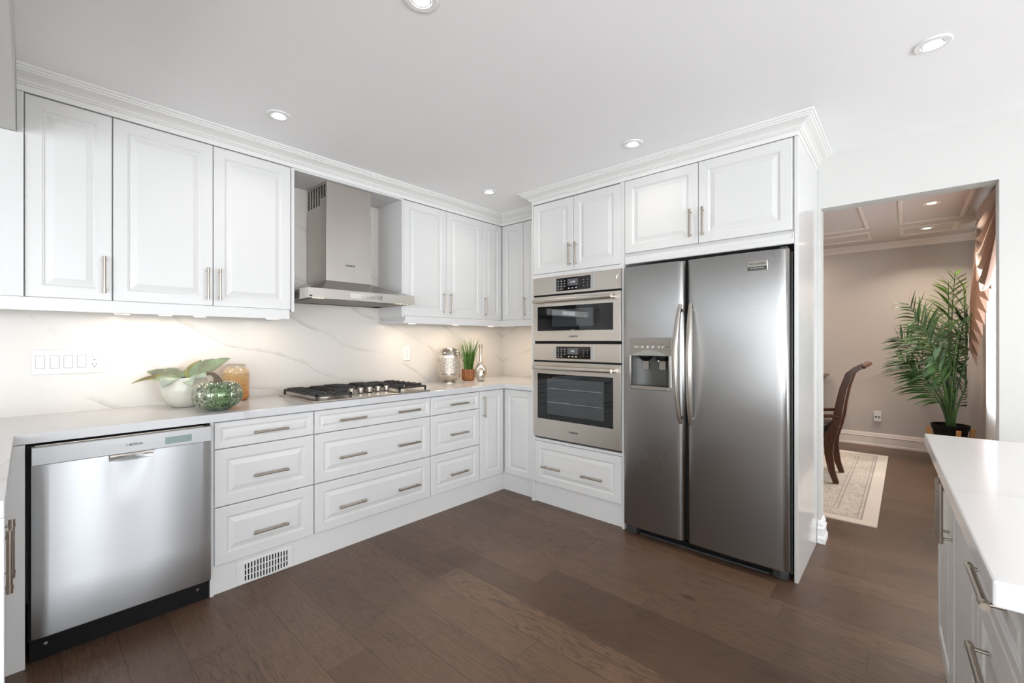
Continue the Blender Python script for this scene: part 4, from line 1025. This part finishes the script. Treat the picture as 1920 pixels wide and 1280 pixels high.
obj('wire_handle', tube(NB(), pts, 0.0018, 8), M['brass'], r, smooth=60)
# grass in ribbed pot
gx, gy = 2.735, 3.014
r = thing('potted_grass', 'small pot of tall green grass between the lantern and silver bottle', 'plant', (gx, gy, ZC))
obj('pot', lathe(NB(), [(0, 0), (0.044, 0), (0.054, 0.010), (0.057, 0.025), (0.058, 0.104), (0.052, 0.104), (0.052, 0.09), (0, 0.088)], (gx, gy, ZC), 80, lambda a, z: 1 + (0.045 * math.cos(a * 20) if 0.006 < z else 0)), M['ribpot'], r, smooth=60)
bm = NB(); rnd = random.Random(3)
for i in range(130):
    a = rnd.uniform(0, 2 * PI); rr = rnd.uniform(0, 0.042); sp = rnd.uniform(0.02, 0.5) if i % 6 else rnd.uniform(0.7, 1.5)
    L = rnd.uniform(0.19, 0.34); w = 0.0026 if i % 6 else 0.0008; az = a + rnd.uniform(-0.7, 0.7)
    p = Vector((gx + rr * math.cos(a), gy + rr * math.sin(a), ZC + 0.088)); e = PI / 2 - sp * 0.35
    dv = Vector((math.cos(az), math.sin(az), 0)); sd = Vector((-math.sin(az + 0.9), math.cos(az + 0.9), 0))
    prevs = None
    for k_ in range(8):
        t = k_ / 7; ww = w * (1 - t ** 3) + 0.0002
        a1 = bm.verts.new(p + sd * ww); b1 = bm.verts.new(p - sd * ww); c1 = bm.verts.new(p + dv * ww * 0.6)
        if prevs:
            for u in range(3): bm.faces.new((prevs[u], prevs[(u + 1) % 3], (a1, b1, c1)[(u + 1) % 3], (a1, b1, c1)[u]))
        prevs = (a1, b1, c1)
        p = p + (dv * math.cos(e) + Vector((0, 0, math.sin(e)))) * L / 7; e -= sp * 0.20
        if p.y > 3.170: p.y = 3.170
        if p.x < 2.60: p.x = 2.60
        if p.y < 2.95 and p.x > 2.70: p.y = 2.95
obj('blades', bm, M['grass'], r)['kind'] = 'stuff'
# silver bottle
bx, by = 2.764, 2.877
r = thing('silver_bottle', 'slender silver bottle vase with round mirrored recess, right of the grass', 'vase', (bx, by, ZC))
bm = NB(); lathe(bm, [(0, 0), (0.024, 0), (0.030, 0.006), (0.044, 0.035), (0.053, 0.075), (0.050, 0.110), (0.038, 0.140), (0.020, 0.165), (0.0115, 0.195), (0.010, 0.235), (0.012, 0.275), (0.017, 0.325), (0.018, 0.332), (0.013, 0.332), (0.009, 0.29), (0, 0.28)], (0, 0, 0), 40)
rotb = Matrix.Translation((bx, by, ZC)) @ Matrix.Rotation(R(-43), 4, 'Z')
for v in bm.verts:
    v.co.y *= 0.62 if v.co.z < 0.16 else 0.62 + 0.38 * min(1, (v.co.z - 0.16) / 0.05)
    d = math.hypot(v.co.x / 0.036, (v.co.z - 0.074) / 0.052)
    if v.co.y < 0 and d < 1: v.co.y += 0.020 * (1 - d * d)
bm.transform(rotb)
obj('body', bm, M['brass'], r, smooth=60)
bm = NB(); n = 28; c0 = bm.verts.new((0, -0.012, 0.074)); last = None; ringp = None
for ri in range(1, 6):
    q = ri / 5; ring = [bm.verts.new((0.036 * q * math.cos(2 * PI * k_ / n), -0.0125 - 0.019 * q * q, 0.074 + 0.052 * q * math.sin(2 * PI * k_ / n))) for k_ in range(n)]
    for k_ in range(n):
        if ringp is None: bm.faces.new((c0, ring[k_], ring[(k_ + 1) % n]))
        else: bm.faces.new((ringp[k_], ring[k_], ring[(k_ + 1) % n], ringp[(k_ + 1) % n]))
    ringp = ring
bm.transform(rotb); obj('mirrored_recess', bm, M['chrome'], r, smooth=80)

# ---------------------------------------------------------------- dining room
tag(obj('area_rug', box(NB(), 3.885, 6.37, 0.15, 2.6, 0.0005, 0.0085), M['rug']), 'beige patterned rug under the dining chair beyond the doorway', 'rug')
r = thing('dining_armchair', 'dark wooden dining armchair with curved legs standing on the rug', 'chair', (5.04, 0.75, 0.010))
prof_b = [(0.465, 0.010), (0.498, 0.121), (0.521, 0.268), (0.519, 0.370), (0.490, 0.475), (0.462, 0.579), (0.446, 0.701), (0.418, 0.853), (0.378, 0.984), (0.330, 1.035), (0.275, 1.062)]
def post(x):
    bm = NB(); wd = [0.022, 0.026, 0.031, 0.036, 0.036, 0.031, 0.028, 0.026, 0.024, 0.021, 0.017]; hx = 0.019; rings = []
    for i, ((y, z), w) in enumerate(zip(prof_b, wd)):
        a = Vector(prof_b[max(i - 1, 0)]); b = Vector(prof_b[min(i + 1, 10)]); t = (b - a).normalized(); nn = Vector((t.y, -t.x))
        rings.append([bm.verts.new((x + sx * hx, y + nn.x * w * sy, max(0.0102, z + nn.y * w * sy))) for sx, sy in ((-1, -1), (1, -1), (1, 1), (-1, 1))])
    for a, b in zip(rings, rings[1:]):
        for k_ in range(4): bm.faces.new((a[k_], a[(k_ + 1) % 4], b[(k_ + 1) % 4], b[k_]))
    bm.faces.new(rings[0][::-1]); bm.faces.new(rings[-1]); return bm
for x in (4.83, 5.27): obj('rear_leg', post(x), M['walnut'], r, smooth=35, bevel=0.004)
bm = NB(); rings = []
for i in range(11):   # upholstered back between the posts
    y, z = prof_b[4 + i // 2] if i % 2 == 0 else [(a + b) / 2 for a, b in zip(prof_b[4 + i // 2], prof_b[min(10, 5 + i // 2)])]
    if z > 1.0: break
    rings.append([bm.verts.new((x, y + o, z)) for x, o in ((4.851, -0.006), (5.249, -0.006), (5.249, 0.024), (5.05, 0.036), (4.851, 0.024))])
for a, b in zip(rings, rings[1:]):
    for k_ in range(5): bm.faces.new((a[k_], a[(k_ + 1) % 5], b[(k_ + 1) % 5], b[k_]))
bm.faces.new(rings[0][::-1]); bm.faces.new(rings[-1])
obj('backrest', bm, M['upholstery'], r, smooth=50)
obj('crest_rail', tube(NB(), [(4.81, 0.278, 1.052), (4.93, 0.262, 1.070), (5.05, 0.256, 1.078), (5.17, 0.262, 1.070), (5.29, 0.278, 1.052)], [0.020, 0.026, 0.030, 0.026, 0.020], 12, flat=0.7), M['walnut'], r, smooth=60)
obj('lower_rail', box(NB(), 4.850, 5.250, 0.47, 0.50, 0.46, 0.52), M['walnut'], r, bevel=0.005)
bm = NB(); box(bm, 4.815, 5.285, 0.535, 1.02, 0.445, 0.520)
obj('seat', bm, M['seat'], r, bevel=0.03, seg=4)
bm = NB()
box(bm, 4.82, 5.28, 0.550, 0.575, 0.39, 0.4445); box(bm, 4.82, 5.28, 0.99, 1.015, 0.39, 0.4445); box(bm, 4.82, 4.845, 0.576, 0.989, 0.39, 0.4445); box(bm, 5.255, 5.28, 0.576, 0.989, 0.39, 0.4445)
obj('apron', bm, M['walnut'], r, bevel=0.003)
for x in (4.80, 5.30):
    obj('armrest', tube(NB(), [(x, 0.435, 0.606), (x, 0.50, 0.612), (x, 0.62, 0.598), (x, 0.80, 0.615), (x, 0.88, 0.600)], [0.020, 0.022, 0.021, 0.024, 0.018], 12, flat=0.75), M['walnut'], r, smooth=60)
    obj('arm_support', tube(NB(), [(x, 0.79, 0.598), (x, 0.84, 0.52), (x, 0.83, 0.42)], [0.014, 0.013, 0.018], 10), M['walnut'], r, smooth=60)
    xx = 4.835 if x < 5 else 5.265
    obj('front_leg', tube(NB(), [(xx, 0.995, 0.42), (xx, 1.01, 0.30), (xx, 0.985, 0.12), (xx, 1.0, 0.0125)], [0.030, 0.024, 0.018, 0.020], 12), M['walnut'], r, smooth=60)
r = thing('sideboard', 'dark edge of a sideboard just visible against the far dining wall', 'sideboard', (6.65, 1.4, 0))
obj('top', box(NB(), 6.42, 6.90, 0.735, 2.0, 0.835, 0.862), M['walnut'], r, bevel=0.006)
obj('cornice', box(NB(), 6.44, 6.90, 0.765, 1.97, 0.80, 0.8345), M['walnut'], r, bevel=0.004)
obj('body', box(NB(), 6.46, 6.90, 0.80, 1.94, 0.0, 0.7995), M['din_wall'], r)

# palm in a pot on an oak stand
ppx, ppy = 6.3, -0.330
r = thing('plant_stand', 'light oak plant stand with upright legs around the black pot', 'plant stand', (ppx, ppy, 0))
bm = NB()
for k_ in range(4):
    a = RT + R(65) + k_ * PI / 2; cx, cy = ppx + 0.172 * math.cos(a), ppy + 0.172 * math.sin(a)
    dx, dy = math.cos(a) * 0.05, math.sin(a) * 0.05; lb = NB()
    qb = [lb.verts.new((cx - dx + i_, cy - dy + j_, 0)) for i_, j_ in ((-.015, -.015), (.015, -.015), (.015, .015), (-.015, .015))]; qt = [lb.verts.new((cx + i_, cy + j_, 0.395)) for i_, j_ in ((-.019, -.019), (.019, -.019), (.019, .019), (-.019, .019))]
    lb.faces.new(qb[::-1]); lb.faces.new(qt)
    for i_ in range(4): lb.faces.new((qb[i_], qb[(i_ + 1) % 4], qt[(i_ + 1) % 4], qt[i_]))
    obj('leg', lb, M['oak'], r, bevel=0.004)
for a0 in (RT + R(65), RT + R(155)):
    Mx = Matrix.Translation((ppx, ppy, 0)) @ Matrix.Rotation(a0, 4, 'Z')
    box(bm, -0.130, 0.130, -0.014, 0.014, 0.170 if a0 < 1 else 0.1405, 0.199 if a0 < 1 else 0.1695, Mx)
obj('cross_bar', bm, M['oak'], r)
r = thing('potted_palm', 'tall green potted palm in the dining room corner beside the drape', 'plant', (ppx, ppy, 0.20))
obj('pot', lathe(NB(), [(0, 0.20), (0.105, 0.20), (0.132, 0.38), (0.140, 0.384), (0.148, 0.430), (0.138, 0.430), (0.130, 0.40), (0, 0.40)], (ppx, ppy, 0), 32), M['black'], r, smooth=40)
rnd = random.Random(11)
# base offset (along picture right, toward camera), height of crown node, heading, arch
ex = Vector((math.cos(RT), math.sin(RT), 0)); ey = Vector((math.cos(R(42)), math.sin(R(42)), 0))
fr_specs = [ # lateral base, lateral tip, tip z, node start z, bend, depth
    (-0.02, 0.10, 2.02, 1.15, 0.1, 0.05), (0.0, -0.40, 1.78, 1.05, 0.35, 0.05), (0.0, -0.50, 1.60, 1.00, 0.45, -0.15),
    (0.02, 0.34, 1.95, 1.15, 0.25, 0.10), (-0.02, -0.36, 1.42, 0.95, 0.4, 0.2), (-0.02, -0.42, 1.20, 0.85, 0.35, -0.25),
    (0.02, 0.30, 1.66, 1.05, 0.35, -0.15), (0.03, 0.26, 1.42, 1.0, 0.4, 0.15), (-0.03, -0.30, 0.98, 0.66, 0.22, 0.1),
    (0.04, 0.30, 1.02, 0.62, 0.15, 0.0), (-0.01, -0.12, 1.92, 1.1, 0.15, -0.1), (0.0, 0.02, 1.70, 1.05, 0.1, 0.3), (0.0, -0.20, 1.55, 1.0, 0.3, -0.3), (0.01, 0.16, 1.55, 1.0, 0.3, 0.3), (-0.01, -0.25, 1.15, 0.9, 0.4, 0.3)]
for fi, (l0, l1, zt, zs, bend, dp) in enumerate(fr_specs):
    P0 = Vector((ppx, ppy, 0.402)) + ex * l0 + ey * rnd.uniform(-0.03, 0.03)
    spine = []
    N = 26
    for i in range(N + 1):
        t = i / N
        lat = l0 + (l1 - l0) * t ** 1.8; z = 0.402 + (zt - 0.402) * (t - bend * 0.45 * max(0, t - 0.55) ** 2 / 0.2 * 0.5)
        q = Vector((ppx, ppy, 0)) + ex * lat + ey * (dp * t ** 1.8); q.z = z
        if q.y < -0.445: q.y = -0.445
        if q.x > 6.86: q.x = 6.86
        spine.append(q)
    f = obj('frond', tube(NB(), spine, [0.013 - 0.0105 * (i / N) for i in range(N + 1)], 7), M['palmstem'], r, smooth=60)
    bm = NB()
    nL = 15
    for j in range(nL):
        t0 = (zs - 0.402) / (zt - 0.402); t = t0 * 0.92 + (1 - t0 * 0.92) * (j + 0.5) / nL
        k_ = min(N - 1, int(t * N)); p = spine[k_].lerp(spine[k_ + 1], t * N - k_); d = (spine[k_ + 1] - spine[k_]).normalized()
        sd = d.cross(ey).normalized(); rel = (j + 0.5) / nL
        L = (0.30 * math.sin(PI * (0.22 + 0.68 * rel)) + 0.03) * rnd.uniform(0.85, 1.1); W = 0.0165
        for sg in (-1, 1):
            dr_ = (sd * sg * rnd.uniform(0.75, 1.0) + d * (0.45 + 0.6 * rel) + ey * rnd.uniform(-0.35, 0.35)).normalized()
            wv = dr_.cross(Vector((rnd.uniform(-.5, .5), rnd.uniform(-.5, .5), 1))).normalized(); cur = p.copy(); prevs = None; g = dr_.copy()
            if abs(wv.dot(ey)) > 0.8: wv = (wv + Vector((0, 0, 1))).normalized()
            for s_ in range(6):
                u = s_ / 5; w = W * (0.35 + 1.1 * u if u < 0.4 else (1 - u) * 1.3) + 0.0004
                nrm = g.cross(wv).normalized() * 0.0006
                ring = [bm.verts.new(cur + wv * w + nrm), bm.verts.new(cur - wv * w + nrm), bm.verts.new(cur - wv * w - nrm), bm.verts.new(cur + wv * w - nrm)]
                if prevs:
                    for q_ in range(4): bm.faces.new((prevs[q_], prevs[(q_ + 1) % 4], ring[(q_ + 1) % 4], ring[q_]))
                prevs = ring
                cur = cur + g * L / 5; g = (g + Vector((0, 0, -0.13))).normalized()
                if cur.y < -0.455: cur.y = -0.455
                if cur.x > 6.90: cur.x = 6.90
    obj('leaflets', bm, M['palm2'] if fi in (0, 3, 10) else M['palm'], f)

# curtains at the dining window
r = thing('drape', 'copper satin swag and jabot drape with zigzag folds beside the palm', 'curtain', (5.9, -0.52, 1.0))
bm = NB(); n = 14; T = []; Bt = []
for i in range(n + 1):
    t = i / n; x = 5.62 + 0.68 * t; yy = -0.535 + (0.045 if i % 2 else -0.01) + 0.03 * t
    zb_ = 1.75 - 0.70 * t + (0.09 if i % 2 else -0.02)
    T.append((x * 0.55 + 6.0 * 0.45, -0.52 + (0.015 if i % 2 else 0), 2.40)); Bt.append((x, yy, zb_))
m = 10; grid = []
for j in range(m + 1):
    f_ = j / m; e = min(1, f_ * 1.6)
    grid.append([(a[0] + (b[0] - a[0]) * e, a[1] + (b[1] - a[1]) * e, a[2] + (b[2] - a[2]) * f_) for a, b in zip(T, Bt)])
def cloth(bm, grid, th=0.003, axis=1):
    A = [[bm.verts.new(p) for p in row] for row in grid]
    B = [[bm.verts.new((p[0], p[1] - th, p[2])) for p in row] for row in grid]
    for a, fl in ((A, 0), (B, 1)):
        for j in range(len(a) - 1):
            for i in range(len(a[0]) - 1):
                f = (a[j][i], a[j][i + 1], a[j + 1][i + 1], a[j + 1][i]); bm.faces.new(f if not fl else f[::-1])
    ed = [(A[0][i], B[0][i]) for i in range(len(A[0]))] + [(A[j][-1], B[j][-1]) for j in range(1, len(A))] + [(A[-1][i], B[-1][i]) for i in range(len(A[0]) - 2, -1, -1)] + [(A[j][0], B[j][0]) for j in range(len(A) - 2, 0, -1)]
    for k_ in range(len(ed)): a, b = ed[k_], ed[(k_ + 1) % len(ed)]; bm.faces.new((a[0], b[0], b[1], a[1]))
    return bm
obj('jabot', cloth(NB(), grid), M['satin'], r)
grid = []
for j in range(41):
    f_ = j / 40; row = []
    for i in range(25):
        t = i / 24; sag = 0.55 * math.sin(PI * t) * f_
        x = 4.62 + 1.36 * t; row.append((x, -0.50 + 0.024 * math.sin(j * 0.95) * (0.3 + math.sin(PI * t)) + 0.03 * math.sin(PI * t), 2.40 - 0.16 * f_ - sag))
    grid.append(row)
obj('swag', cloth(NB(), grid), M['satin'], r, smooth=60)
obj('valance_board', box(NB(), 4.40, 6.20, -0.605, -0.50, 2.403, 2.425), M['satin'], r)
grid = [[(4.45 + 1.62 * i / 80, -0.565 + 0.014 * math.sin(i * 1.25), 2.40 - 2.38 * j / 4) for i in range(81)] for j in range(5)]
tag(obj('sheer_curtain', cloth(NB(), grid, 0.001), M['sheer'], smooth=60), 'white sheer curtain in front of the dining room window', 'curtain')
